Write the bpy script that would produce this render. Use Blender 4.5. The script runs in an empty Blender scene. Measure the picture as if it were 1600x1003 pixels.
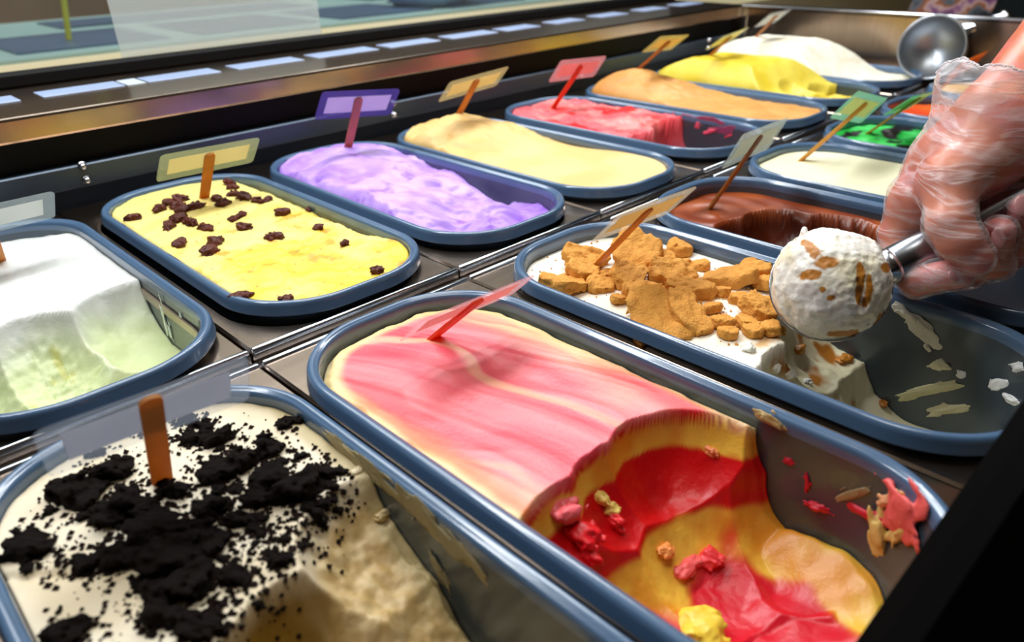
import bpy, math, random
import numpy as np
from mathutils import Matrix, Vector

# ------------------------------------------------------------------ camera, world, lights
scene = bpy.context.scene
FPX = 1148.26                                   # focal length in pixels of a 1600 px wide frame
CAM = np.array([-0.1619, -0.40547, 0.23273])
EUL = (1.08247, 0.0227, -0.78118)
camd = bpy.data.cameras.new('camera'); cam = bpy.data.objects.new('camera', camd)
scene.collection.objects.link(cam)
cam.location = CAM; cam.rotation_euler = EUL
camd.sensor_width = 36.0; camd.lens = FPX / 1600 * 36.0
camd.clip_start = 0.01; camd.clip_end = 50
camd.dof.use_dof = True; camd.dof.focus_distance = 0.50; camd.dof.aperture_fstop = 7.0
scene.camera = cam
vs = scene.view_settings
vs.view_transform = 'Standard'; vs.look = 'None'; vs.gamma = 1.0; vs.use_curve_mapping = False
vs.exposure = 0.05
world = bpy.data.worlds.new('world'); scene.world = world; world.use_nodes = True
world.node_tree.nodes['Background'].inputs[0].default_value = (0.62, 0.72, 0.85, 1)
world.node_tree.nodes['Background'].inputs[1].default_value = 0.08

def area(name, loc, rot, sx, sy, power, col):
    l = bpy.data.lights.new(name, 'AREA'); l.shape = 'RECTANGLE'; l.size = sx; l.size_y = sy
    l.energy = power; l.color = col
    o = bpy.data.objects.new(name, l); scene.collection.objects.link(o)
    o.location = loc; o.rotation_euler = rot
    return o
# light strip of the case, under its top rail, and two unseen fill lamps added overhead to brighten the shop
area('case_light', (0.45, 0.30, 0.80), (math.radians(-16), 0, 0), 1.9, 0.12, 15, (0.95, 0.98, 1.0))
area('fill_light', (0.3, -0.2, 1.9), (0, 0, 0), 1.2, 0.6, 13, (1.0, 0.95, 0.88))
area('fill_light', (0.9, 1.9, 1.9), (0, 0, 0), 2.2, 0.8, 45, (0.92, 0.98, 1.0))

# ------------------------------------------------------------------ helpers
COL = scene.collection
rng = random.Random(7)
nrg = np.random.default_rng(11)

def rotm(rx, ry, rz):
    return np.array(Matrix.Rotation(rz, 3, 'Z') @ Matrix.Rotation(ry, 3, 'Y') @ Matrix.Rotation(rx, 3, 'X'))
RC = rotm(*EUL)
CX, CY, CZ = RC[:, 0], RC[:, 1], RC[:, 2]       # camera right, up, towards the viewer
def ray(px, py):
    return RC @ np.array([(px - 800) / FPX, -(py - 501.5) / FPX, -1.0])
def K(px, py, d):                               # point seen at a pixel at depth d
    return CAM + ray(px, py) * d
def atz(px, py, z):
    d = ray(px, py); return CAM + d * (z - CAM[2]) / d[2]

def lin(h):
    h = h.lstrip('#'); c = [int(h[i:i + 2], 16) / 255 for i in (0, 2, 4)]
    return tuple(x / 12.92 if x <= .04045 else ((x + .055) / 1.055) ** 2.4 for x in c)
def A(h): return np.array(lin(h))

def hash3(i, j, k, seed):
    n = (i.astype(np.int64) * 374761393 + j.astype(np.int64) * 668265263 + k.astype(np.int64) * 2147483647 + seed * 1274126177) & 0xffffffff
    n = ((n ^ (n >> 13)) * 1274126177) & 0xffffffff
    n = ((n ^ (n >> 16)) * 2246822519) & 0xffffffff
    return ((n ^ (n >> 15)) & 0xffffff) / float(0xffffff)
def n3(x, y, z, seed=0):
    x, y, z = np.broadcast_arrays(np.asarray(x, float), np.asarray(y, float), np.asarray(z, float))
    i, j, k = np.floor(x), np.floor(y), np.floor(z)
    f, g, h = x - i, y - j, z - k
    f = f * f * (3 - 2 * f); g = g * g * (3 - 2 * g); h = h * h * (3 - 2 * h)
    r = 0
    for a in (0, 1):
        for b in (0, 1):
            for c in (0, 1):
                r = r + hash3(i + a, j + b, k + c, seed) * (f if a else 1 - f) * (g if b else 1 - g) * (h if c else 1 - h)
    return r * 2 - 1
def fbm(x, y, z=0., s=1., octv=4, seed=0):
    r = 0; a = 1.; t = 0
    for o in range(octv):
        r = r + a * n3(np.asarray(x) * s + 17.3 * o, np.asarray(y) * s - 9.1 * o, np.asarray(z) * s + 3.7 * o, seed + o); t += a; a *= .5; s *= 2.03
    return r / t
def sstep(a, b, x):
    t = np.clip((x - a) / (b - a), 0, 1); return t * t * (3 - 2 * t)
def mixc(c1, c2, f):
    f = np.asarray(f)[..., None]; return c1 * (1 - f) + c2 * f

# ---- materials
def mat(name, col=(.5, .5, .5), rough=.5, metal=0., bump=None, attr=False, sss=0., spec=.5, var=None, coat=0., trans=0., aniso=None, sssr=(1, .6, .4)):
    m = bpy.data.materials.new(name); m.use_nodes = True
    nt = m.node_tree; b = nt.nodes['Principled BSDF']
    b.inputs['Base Color'].default_value = (*col, 1); b.inputs['Roughness'].default_value = rough
    b.inputs['Metallic'].default_value = metal; b.inputs['Specular IOR Level'].default_value = spec
    b.inputs['Coat Weight'].default_value = coat; b.inputs['Transmission Weight'].default_value = trans
    if sss:
        b.inputs['Subsurface Weight'].default_value = sss; b.inputs['Subsurface Radius'].default_value = sssr
        b.inputs['Subsurface Scale'].default_value = .004
    tc = nt.nodes.new('ShaderNodeTexCoord')
    src = None
    if attr:
        a = nt.nodes.new('ShaderNodeAttribute'); a.attribute_name = 'Col'; src = a.outputs['Color']
        nt.links.new(src, b.inputs['Base Color'])
    if var:                                     # (scale, colour two, stretch xyz)
        mp = nt.nodes.new('ShaderNodeMapping'); mp.inputs['Scale'].default_value = var[2] if len(var) > 2 else (1, 1, 1)
        nz = nt.nodes.new('ShaderNodeTexNoise'); nz.inputs['Scale'].default_value = var[0]; nz.inputs['Detail'].default_value = 5
        mx = nt.nodes.new('ShaderNodeMix'); mx.data_type = 'RGBA'
        nt.links.new(tc.outputs['Object'], mp.inputs['Vector']); nt.links.new(mp.outputs['Vector'], nz.inputs['Vector'])
        nt.links.new(nz.outputs['Fac'], mx.inputs['Factor'])
        mx.inputs['A'].default_value = (*col, 1); mx.inputs['B'].default_value = (*var[1], 1)
        nt.links.new(mx.outputs['Result'], b.inputs['Base Color'])
    if bump:                                    # (scale, strength, distance)
        nz = nt.nodes.new('ShaderNodeTexNoise'); nz.inputs['Scale'].default_value = bump[0]; nz.inputs['Detail'].default_value = 4
        bp = nt.nodes.new('ShaderNodeBump'); bp.inputs['Strength'].default_value = bump[1]; bp.inputs['Distance'].default_value = bump[2]
        if len(bump) > 3:
            mp = nt.nodes.new('ShaderNodeMapping'); mp.inputs['Scale'].default_value = bump[3]
            nt.links.new(tc.outputs['Object'], mp.inputs['Vector']); nt.links.new(mp.outputs['Vector'], nz.inputs['Vector'])
        else:
            nt.links.new(tc.outputs['Object'], nz.inputs['Vector'])
        nt.links.new(nz.outputs['Fac'], bp.inputs['Height']); nt.links.new(bp.outputs['Normal'], b.inputs['Normal'])
    return m
def glowthrough(m, f=.5):
    '''paper and thin wood let part of the light through'''
    nt = m.node_tree; b = nt.nodes['Principled BSDF']; out = nt.nodes['Material Output']
    t = nt.nodes.new('ShaderNodeBsdfTranslucent'); mx = nt.nodes.new('ShaderNodeMixShader'); mx.inputs['Fac'].default_value = f
    l = b.inputs['Base Color'].links
    if l: nt.links.new(l[0].from_socket, t.inputs['Color'])
    else: t.inputs['Color'].default_value = b.inputs['Base Color'].default_value
    nt.links.new(b.outputs[0], mx.inputs[1]); nt.links.new(t.outputs[0], mx.inputs[2]); nt.links.new(mx.outputs[0], out.inputs['Surface'])
    return m
def film(name, col, opacity, rough=.15, streak=None, thru=False, attr=False):
    """clear plastic: mostly see-through with a gloss on top; streak = (scale, low, high, stretch) whitens creases"""
    m = bpy.data.materials.new(name); m.use_nodes = True
    nt = m.node_tree; b = nt.nodes['Principled BSDF']; out = nt.nodes['Material Output']
    b.inputs['Base Color'].default_value = (*col, 1); b.inputs['Roughness'].default_value = rough
    t = nt.nodes.new('ShaderNodeBsdfTransparent'); mx = nt.nodes.new('ShaderNodeMixShader')
    fr = nt.nodes.new('ShaderNodeLayerWeight'); fr.inputs['Blend'].default_value = .25
    ad = nt.nodes.new('ShaderNodeMath'); ad.operation = 'MULTIPLY_ADD'; ad.use_clamp = True
    nt.links.new(fr.outputs['Fresnel'], ad.inputs[0]); ad.inputs[1].default_value = .30; ad.inputs[2].default_value = opacity
    if streak:
        tc = nt.nodes.new('ShaderNodeTexCoord'); mp = nt.nodes.new('ShaderNodeMapping'); mp.inputs['Scale'].default_value = streak[3]
        mp.inputs['Rotation'].default_value = streak[4]
        nz = nt.nodes.new('ShaderNodeTexNoise'); nz.inputs['Scale'].default_value = streak[0]; nz.inputs['Detail'].default_value = 3; nz.inputs['Distortion'].default_value = .6
        cr = nt.nodes.new('ShaderNodeValToRGB'); e = cr.color_ramp
        e.elements[0].position = .40; e.elements[0].color = (streak[1],) * 3 + (1,)
        e.elements[1].position = .60; e.elements[1].color = (streak[1],) * 3 + (1,)
        q = e.elements.new(.5); q.color = (streak[2],) * 3 + (1,)
        nt.links.new(tc.outputs['Object'], mp.inputs['Vector']); nt.links.new(mp.outputs['Vector'], nz.inputs['Vector'])
        nt.links.new(nz.outputs['Fac'], cr.inputs['Fac']); nt.links.new(cr.outputs['Color'], ad.inputs[2])
        bp = nt.nodes.new('ShaderNodeBump'); bp.inputs['Strength'].default_value = .6; bp.inputs['Distance'].default_value = .002
        nt.links.new(cr.outputs['Color'], bp.inputs['Height']); nt.links.new(bp.outputs['Normal'], b.inputs['Normal'])
    nt.links.new(ad.outputs[0], mx.inputs['Fac']); nt.links.new(t.outputs[0], mx.inputs[1]); nt.links.new(b.outputs[0], mx.inputs[2])
    nt.links.new(mx.outputs[0], out.inputs['Surface'])
    if attr:                                    # extra density stored with the mesh (doubled film at a hem)
        at_ = nt.nodes.new('ShaderNodeAttribute'); at_.attribute_name = 'Col'; a2 = nt.nodes.new('ShaderNodeMath'); a2.operation = 'ADD'; a2.use_clamp = True
        nt.links.new(ad.outputs[0], a2.inputs[0]); nt.links.new(at_.outputs['Fac'], a2.inputs[1]); nt.links.new(a2.outputs[0], mx.inputs['Fac'])
    if thru:
        tl = nt.nodes.new('ShaderNodeBsdfTranslucent'); tl.inputs['Color'].default_value = (*col, 1)
        m2 = nt.nodes.new('ShaderNodeMixShader'); m2.inputs['Fac'].default_value = .5
        nt.links.new(b.outputs[0], m2.inputs[1]); nt.links.new(tl.outputs[0], m2.inputs[2]); nt.links.new(m2.outputs[0], mx.inputs[2])
    return m

# ---- objects
def link(o, parent=None):
    COL.objects.link(o)
    if parent is not None: o.parent = parent
    return o
def meshobj(name, V, F, m, parent=None, smooth=True, col=None, loc=None):
    me = bpy.data.meshes.new(name)
    me.from_pydata([tuple(v) for v in np.asarray(V).tolist()], [], [list(f) for f in (F.tolist() if isinstance(F, np.ndarray) else F)])
    if smooth: me.polygons.foreach_set('use_smooth', [True] * len(me.polygons))
    if col is not None:
        a = me.color_attributes.new('Col', 'FLOAT_COLOR', 'POINT')
        a.data.foreach_set('color', np.concatenate([col, np.ones((len(col), 1))], 1).astype(np.float32).ravel())
    if m is not None: me.materials.append(m)
    me.update()
    o = bpy.data.objects.new(name, me)
    if loc is not None: o.location = loc
    return link(o, parent)
def empty(name, loc=(0, 0, 0), parent=None):
    o = bpy.data.objects.new(name, None); o.empty_display_size = .02; o.location = loc
    return link(o, parent)
def tag(o, label, cat, group=None):
    o['label'] = label; o['category'] = cat
    if group: o['group'] = group
    return o
class MB:
    def __init__(s): s.V = []; s.F = []
    def add(s, V, F):
        n = len(s.V); s.V += [tuple(v) for v in V]; s.F += [tuple(i + n for i in f) for f in F]; return s
    def box(s, x0, x1, y0, y1, z0, z1, bev=0):
        if bev <= 0:
            V = [(x, y, z) for z in (z0, z1) for y in (y0, y1) for x in (x0, x1)]
            F = [(0, 2, 3, 1), (4, 5, 7, 6), (0, 1, 5, 4), (2, 6, 7, 3), (0, 4, 6, 2), (1, 3, 7, 5)]
            return s.add(V, F)
        b = bev
        V = []; F = []
        loops = [(z0, b), (z0 + b, 0), (z1 - b, 0), (z1, b)]
        for z, i in loops:
            a = b
            V += [(x0 + a + i * 0, y0 + i, z), (x1 - a, y0 + i, z), (x1 - i, y0 + a, z), (x1 - i, y1 - a, z), (x1 - a, y1 - i, z), (x0 + a, y1 - i, z), (x0 + i, y1 - a, z), (x0 + i, y0 + a, z)]
        for l in range(3):
            for k in range(8): F.append((l * 8 + k, l * 8 + (k + 1) % 8, l * 8 + 8 + (k + 1) % 8, l * 8 + 8 + k))
        F.append(tuple(range(7, -1, -1))); F.append(tuple(range(24, 32)))
        return s.add(V, F)
    def obj(s, name, m, parent=None, smooth=False, loc=None): return meshobj(name, s.V, s.F, m, parent, smooth, loc=loc)
def frame_to(axis):
    a = np.asarray(axis, float); a = a / np.linalg.norm(a)
    t = np.array([0, 0, 1.]) if abs(a[2]) < .9 else np.array([1., 0, 0])
    x = np.cross(t, a); x /= np.linalg.norm(x); return x, np.cross(a, x), a
def lathe(prof, o, axis, n=40):
    """prof: list of (radius, distance along the axis)"""
    x, y, a = frame_to(axis); V = []; F = []
    for r, t in prof:
        for k in range(n):
            w = 2 * math.pi * k / n
            V.append(np.asarray(o) + a * t + (x * math.cos(w) + y * math.sin(w)) * r)
    for i in range(len(prof) - 1):
        for k in range(n): F.append((i * n + k, i * n + (k + 1) % n, i * n + n + (k + 1) % n, i * n + n + k))
    return V, F
def copyobj(o, parent=None):
    c = o.copy(); COL.objects.link(c); c.parent = parent; return c
def surfnet(F, org, h):
    """smooth iso-surface of a sampled distance field"""
    s = F < 0; nx, ny, nz = F.shape
    acc = np.zeros((nx - 1, ny - 1, nz - 1, 3)); cnt = np.zeros((nx - 1, ny - 1, nz - 1))
    for ax in range(3):
        for a in (0, 1):
            for b in (0, 1):
                o1, o2 = [x for x in range(3) if x != ax]
                sl = [None] * 3; sl[ax] = slice(0, -1)
                sl[o1] = slice(a, F.shape[o1] - 1 + a); sl[o2] = slice(b, F.shape[o2] - 1 + b)
                s2 = list(sl); s2[ax] = slice(1, None)
                f0, f1 = F[tuple(sl)], F[tuple(s2)]
                c = (f0 < 0) != (f1 < 0); t = np.where(c, f0 / np.where(c, f0 - f1, 1), 0)
                acc[..., ax] += np.where(c, t, 0); acc[..., o1] += c * a; acc[..., o2] += c * b; cnt += c
    m = cnt > 0; idx = -np.ones(m.shape, int); idx[m] = np.arange(m.sum())
    cell = np.argwhere(m); V = (cell + acc[m] / cnt[m][:, None]) * h + org
    Q = []
    for ax in range(3):
        o1, o2 = (ax + 1) % 3, (ax + 2) % 3
        sl = [slice(1, -1)] * 3; sl[ax] = slice(0, -1); s2 = list(sl); s2[ax] = slice(1, None)
        a, b = s[tuple(sl)], s[tuple(s2)]
        e = np.argwhere(a != b)
        if not len(e): continue
        fl = a[tuple(e.T)]
        off = np.ones(3, int); off[ax] = 0; e = e + off
        d1 = np.zeros(3, int); d1[o1] = 1; d2 = np.zeros(3, int); d2[o2] = 1
        q = np.stack([idx[tuple((e - d1 - d2).T)], idx[tuple((e - d2).T)], idx[tuple(e.T)], idx[tuple((e - d1).T)]], 1)
        Q.append(np.where(fl[:, None], q, q[:, ::-1]))
    return V, np.concatenate(Q)
def sgrid(lo, hi, h):
    ax = [np.arange(lo[i], hi[i] + h, h) for i in range(3)]
    return np.meshgrid(*ax, indexing='ij')
def rcone(X, Y, Z, a, b, ra, rb):
    a = np.asarray(a); b = np.asarray(b); ba = b - a
    t = np.clip(((X - a[0]) * ba[0] + (Y - a[1]) * ba[1] + (Z - a[2]) * ba[2]) / (ba @ ba), 0, 1)
    return np.sqrt((X - a[0] - t * ba[0]) ** 2 + (Y - a[1] - t * ba[1]) ** 2 + (Z - a[2] - t * ba[2]) ** 2) - (ra + (rb - ra) * t)
def smin(a, b, k):
    h = np.clip(.5 + .5 * (b - a) / k, 0, 1); return b * (1 - h) + a * h - k * h * (1 - h)
def rrsdf(U, V, hw, hl, r):
    qx = np.abs(U) - hw + r; qy = np.abs(V) - hl + r
    return np.minimum(np.maximum(qx, qy), 0) + np.hypot(np.maximum(qx, 0), np.maximum(qy, 0)) - r
def rring(hw, hl, r, n=10):
    pts = []
    for sx, sy, a0 in ((1, 1, 0), (-1, 1, 90), (-1, -1, 180), (1, -1, 270)):
        for k in range(n + 1):
            a = math.radians(a0 + 90 * k / n)
            pts.append((sx * (hw - r) + r * math.cos(a), sy * (hl - r) + r * math.sin(a)))
    return pts

# ---- shared materials
M = {}
M['tub'] = mat('tub_plastic', lin('#4e6a8a'), .22, 0, bump=(900, .05, .001), spec=.6, coat=.4)
M['tubin'] = mat('tub_wall_plastic', lin('#47545f'), .24, .35, bump=(700, .05, .001), spec=.6, coat=.3)
M['steel'] = mat('brushed_steel', lin('#bba999'), .22, 1.0, var=(14, lin('#a08a79'), (1, 9, 1)), bump=(500, .05, .0006, (1, .06, 1)))
M['steel_clean'] = mat('polished_steel', lin('#c9ccd2'), .20, 1.0)
M['steel_dark'] = mat('dull_steel', lin('#7f8894'), .38, .85, var=(30, lin('#5f6873'), (.2, 1, 1)))
M['black'] = mat('black_plastic', lin('#070708'), .6, spec=.2)
M['blackbar'] = mat('matt_black', lin('#020202'), .9, spec=.05)
M['navy'] = mat('dark_coated_panel', lin('#1b2a3c'), .42, .3)
M['strip'] = mat('grey_coated_strip', lin('#4c5866'), .40, .55, var=(40, lin('#404a57'), (.1, 1, 1)))
M['wood'] = mat('stick_wood', lin('#c98a3c'), .55, 0, var=(60, lin('#a96a24'), (1, 1, .15)))
M['skin'] = mat('skin', lin('#d98a68'), .45, 0, var=(55, lin('#c4694f')), sss=.25, sssr=(1, .35, .2), bump=(420, .12, .0008))

# ------------------------------------------------------------------ the case and the room
P = .175                                        # pitch of the pans
ZF = -.0044                                     # the front row sits a little lower
def struct(o): o['kind'] = 'structure'; return o
W1 = mat('wall_paint_warm', lin('#a98e6c'), .8, var=(1.6, lin('#6d5638')))
W2 = mat('wall_paint_dark', lin('#14171c'), .7, var=(2.5, lin('#1d2a2c')))
FL = mat('floor_tiles', lin('#7d6a55'), .5, var=(3, lin('#5f4f40')))
CE = mat('ceiling_paint', lin('#d9d2c6'), .9)
struct(MB().box(-3, 4.2, -2.6, 4.2, -1.05, -1.0).obj('floor', FL))
struct(MB().box(-3, 4.2, -2.6, 4.2, 2.2, 2.25).obj('ceiling', CE))
struct(MB().box(-3, 4.2, 4.15, 4.2, -1.0, 2.2).obj('wall_back', W1))
struct(MB().box(-3, 4.2, -2.6, -2.55, -1.0, 2.2).obj('wall_front', W1))
struct(MB().box(4.15, 4.2, -2.55, 4.15, -1.0, 2.2).obj('wall_right', W2))
struct(MB().box(-3, -2.95, -2.55, 4.15, -1.0, 2.2).obj('wall_left', W1))

XA, XB = -.60, 1.28
case = tag(empty('display_freezer', (.3, 0, -1.0)), 'long steel ice cream display freezer that holds all the tubs', 'freezer')
def cpart(mb, name, m, smooth=False, parent=None):
    V = [(v[0] - .3, v[1], v[2] + 1.0) for v in mb.V]
    return meshobj(name, V, mb.F, m, parent or case, smooth)
cpart(MB().box(XA, XB + .06, -.46, .62, -.99, -.14), 'cabinet_body', M['steel_dark'])
cpart(MB().box(XA, XB, .4025, .60, -.14, .0395), 'base_panel', M['navy'])
strip = cpart(MB().box(XA, XB, .397, .4028, .018, .040, .0012), 'fixing_strip', M['strip'])
cpart(MB().box(XA, XB, .410, .60, .0395, .072), 'shadow_gap_panel', M['black'])
# steel nosing with a rounded top edge, and the ledge behind it
prof = [(.402, .0700), (.3985, .0702), (.3975, .072), (.3975, .0895), (.3985, .0918), (.401, .0925), (.560, .0945), (.560, .085), (.41, .085), (.41, .0702)]
mb = MB(); n = len(prof)
mb.add([(x, y, z) for x in (XA, XB) for y, z in prof], [(i, (i + 1) % n, n + (i + 1) % n, n + i) for i in range(n)] + [tuple(range(n - 1, -1, -1)), tuple(range(n, 2 * n))])
cpart(mb, 'ledge', M['steel'])
cpart(MB().box(XA, XB, .556, .574, .0945, .110, .003), 'glass_seal', M['black'])
cpart(MB().box(XA, XB, .566, .572, .108, .640), 'glass_pane', film('clear_glass', (.85, .92, .92), .015, .03))
cpart(MB().box(XA, XB, .556, .582, .640, .675), 'top_rail', M['steel_dark'])
for bx in (-.34, .034, .41, .785, 1.16):
    for bz in (.0385, .0245):
        V, F = lathe([(.0, .0052), (.0012, .0052), (.0026, .0042), (.0034, .002), (.0036, 0), (.0042, 0), (.0042, -.001)], (bx - .3, .397, bz + 1.0), (0, -1, 0), 16)
        meshobj('bolt', V, F, M['steel_clean'], strip)
# far end wall of the well, with folded top
cpart(MB().box(XB, XB + .012, -.46, .60, -.14, .087, .002), 'end_panel', M['steel'])
cpart(MB().box(XB - .004, XB + .02, -.46, .40, .087, .0925, .0015), 'end_panel_edge', M['steel_clean'])
cpart(MB().box(XB - .003, XB, .388, .396, .0, .0925), 'corner_strip', M['steel_clean'])
cpart(MB().box(XA, XB, .0, .40, -.139, -.136), 'well_floor', M['black'])  # floor coloured black so the gaps between the plates look shaded
cpart(MB().box(XA, XB, -.46, -.0, -.139, -.136), 'well_floor', M['black'])
cpart(MB().box(XA, XB, -.0075, .0002, -.02, -.0072, .001), 'centre_rail', M['steel_clean'])
cpart(MB().box(XA, XB, -.0019, -.0001, -.13, -.02), 'centre_rail_web', M['steel_dark'])

# steel frame plate round each tub
def plate_mesh(y0, y1, cy, bead_y, hw=.0765, hl=.176):
    """plate in local coordinates round (0, cy); a rolled bead runs along the edge bead_y"""
    mb = MB(); g = .0009; n = 10
    inn = rring(hw, hl, .060, n); x0, x1 = -P / 2 + g, P / 2 - g
    out = []
    for (x, y) in inn:                          # project each hole point on the plate's outline
        dx, dy = x, y
        k = min(abs((x1) / dx) if abs(dx) > 1e-9 else 9e9, abs(((y1 if dy > 0 else y0) - cy) / dy) if abs(dy) > 1e-9 else 9e9)
        out.append((dx * k, dy * k))
    # snap the nearest points on the corners
    for cxn in (x0, x1):
        for cyn in (y0 - cy, y1 - cy):
            i = min(range(len(out)), key=lambda q: (out[q][0] - cxn) ** 2 + (out[q][1] - cyn) ** 2); out[i] = (cxn, cyn)
    m = len(inn); b = .0016
    def ins(p): return (max(min(p[0], x1 - b), x0 + b), max(min(p[1], y1 - cy - b), y0 - cy + b))
    R = [[(x, y, -.008) for x, y in inn], [(x, y, -.001) for x, y in inn], [(x * 1.008, y * 1.004, 0) for x, y in inn],
         [(*ins(q), 0) for q in out], [(q[0], q[1], -b) for q in out], [(q[0], q[1], -.011) for q in out]]
    V = [v for r in R for v in r]
    F = [(i * m + k, i * m + (k + 1) % m, i * m + m + (k + 1) % m, i * m + m + k) for i in range(5) for k in range(m)]
    return V, F
def bead(y, z, r, x0, x1):
    V, F = lathe([(.0, 0), (r * .7, 0), (r, r * .4), (r, (x1 - x0) - r * .4), (r * .7, x1 - x0), (0, x1 - x0)], (x0, y, z), (1, 0, 0), 12)
    return V, F

# ------------------------------------------------------------------ the tubs
TW, TL, TR = .0805, .1795, .0650               # half sizes and corner radius of the rim
INW, INL, INR = TW - .0088, TL - .0088, TR - .0088
def taper(z): return 1 - .75 * np.clip(.006 - z, 0, .2)
def loft(rings, cap0=False, cap1=False):
    m = len(rings[0]); V = [v for r in rings for v in r]
    F = [(i * m + k, i * m + (k + 1) % m, i * m + m + (k + 1) % m, i * m + m + k) for i in range(len(rings) - 1) for k in range(m)]
    if cap0: F.append(tuple(range(m - 1, -1, -1)))
    if cap1: F.append(tuple((len(rings) - 1) * m + k for k in range(m)))
    return V, F
def rg(off, z, n=14): return [(x, y, z) for x, y in rring(TW - off, TL - off, max(TR - off, .01), n)]
rimV, rimF = loft([rg(.0030, .0046), rg(.0004, .0046), rg(.0, .0050), rg(.0002, .0056), rg(.0008, .0112), rg(.0011, .0124), rg(.0016, .0136), rg(.0025, .0144), rg(.0034, .0147), rg(.0048, .0147), rg(.0054, .0145),
                   rg(.0060, .0139), rg(.0068, .0136), rg(.0076, .0132), rg(.0083, .0120), rg(.0087, .0095), rg(.0088, .006)])
def wall(off, z): 
    k = float(taper(z)); return [(x * k, y * k, z) for x, y in rring(TW - off, TL - off, TR - off, 14)]
bodyV, bodyF = loft([rg(.0030, .0046)] + [wall(.0068, z) for z in (-.002, -.05, -.094)] + [[(x * .96, y * .98, -.0955) for x, y, z in wall(.0068, -.094)]] +
                    [[(x * .93, y * .96, -.0915) for x, y, z in wall(.0088, -.09)]] + [[(x * .97, y * .985, -.0905) for x, y, z in wall(.0088, -.09)]] + [wall(.0088, z) for z in (-.087, -.06, -.03, .006)])
nb = len(rg(0, 0)); bodyF += [tuple(4 * nb + k for k in range(nb - 1, -1, -1)), tuple(5 * nb + k for k in range(nb))]

# key: (column, row, dx, dy, tub label)
TUBS = {
 'white':   (-.5, 1, .0067, -.0052, 'grey plastic tub of white ice cream at the left edge'),
 'raisin':  (.5, 1, .0068, .0034, 'grey plastic tub holding pale yellow ice cream with raisins'),
 'purple':  (1.5, 1, .0037, .0047, 'grey plastic tub filled with purple ice cream'),
 'tan':     (2.5, 1, -.0058, -.0020, 'grey plastic tub of beige ice cream between purple and pink'),
 'pink':    (3.5, 1, .0039, -.0018, 'grey plastic tub half emptied of pink ice cream'),
 'caramel': (4.5, 1, .0046, .0009, 'grey plastic tub of caramel ice cream behind the pink one'),
 'yellow':  (5.5, 1, .001, 0., 'grey plastic tub heaped with lemon yellow ice cream'),
 'mound':   (6.5, 1, 0., 0., 'grey plastic tub with a tall white mound by the end wall'),
 'cookie':  (-.5, -1, -.0019, -.0018, 'grey plastic tub with black cookie crumbs in the near corner'),
 'swirl':   (.5, -1, -.0094, -.0016, 'grey plastic tub of pink and yellow swirl ice cream'),
 'biscuit': (1.5, -1, -.0041, .0037, 'grey plastic tub topped with broken biscuits under the scoop'),
 'choc':    (2.5, -1, -.0018, -.0015, 'grey plastic tub of dark chocolate ice cream under the hand'),
 'cream':   (3.5, -1, -.0026, .0012, 'grey plastic tub of smooth pale cream ice cream left of the glove'),
 'green':   (4.5, -1, 0., 0., 'grey plastic tub of bright green ice cream with chocolate'),
 'orange':  (5.5, -1, 0., 0., 'grey plastic tub of bright orange ice cream'),
 'nut':     (6.5, -1, 0., 0., 'grey plastic tub of light brown ice cream behind the forearm'),
}
FRM = {'white': 'white', 'raisin': 'raisin', 'purple': 'purple', 'tan': 'beige', 'pink': 'half empty pink', 'caramel': 'caramel', 'yellow': 'lemon yellow', 'mound': 'tall white mound', 'cookie': 'black cookie crumb', 'swirl': 'pink and yellow swirl', 'biscuit': 'broken biscuit', 'choc': 'chocolate', 'cream': 'pale cream', 'green': 'bright green', 'orange': 'orange', 'nut': 'light brown'}
T = {}
rim_me = body_me = None
plates = {}
for k, (c, row, dx, dy, lab) in TUBS.items():
    cx = c * P + dx; cy = (.1807 if row > 0 else -.2014) + dy; z0 = 0 if row > 0 else ZF
    T[k] = (cx, cy, z0)
    t = tag(empty('ice_cream_tub', (cx, cy, z0 - .0955)), lab, 'tub', 'grey plastic ice cream tubs')
    up = [0, 0, .0955]
    if rim_me is None:
        o1 = meshobj('rim', np.array(rimV) + up, rimF, M['tub'], t); rim_me = o1.data
        o2 = meshobj('body', np.array(bodyV) + up, bodyF, M['tubin'], t); body_me = o2.data
    else:
        link(bpy.data.objects.new('rim', rim_me), t); link(bpy.data.objects.new('body', body_me), t)
    # the steel plate it hangs in
    if row > 0: y0, y1, pc = .0008, .400, .1807
    else: y0, y1, pc = -.445, -.0085, -.2014
    if row not in plates:
        V, F = plate_mesh(y0, y1, pc, 0)
        be = .0026
        yb = (y0 + be * .6 - pc) if row > 0 else (y1 - be * .6 - pc)
        B = bead(yb, -.0006, be, -P / 2 + .0012, P / 2 - .0012)
        B2 = bead(yb, -.0072, be * .9, -P / 2 + .0012, P / 2 - .0012) if row > 0 else None
        plates[row] = (V, F, B, B2)
        meshes = None
    V, F, B, B2 = plates[row]
    pl = tag(empty('frame_plate', (c * P, pc, z0)), 'steel frame plate round the %s tub' % FRM[k], 'plate', 'steel frame plates')
    if len(plates[row]) and ('me%d' % row) not in plates:
        a = meshobj('plate', V, F, M['steel'], pl, smooth=False); b = meshobj('edge_bead', B[0], B[1], M['steel_clean'], pl)
        plates['me%d' % row] = (a.data, b.data)
    else:
        a, b = plates['me%d' % row]
        link(bpy.data.objects.new('plate', a), pl); link(bpy.data.objects.new('edge_bead', b), pl)

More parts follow.
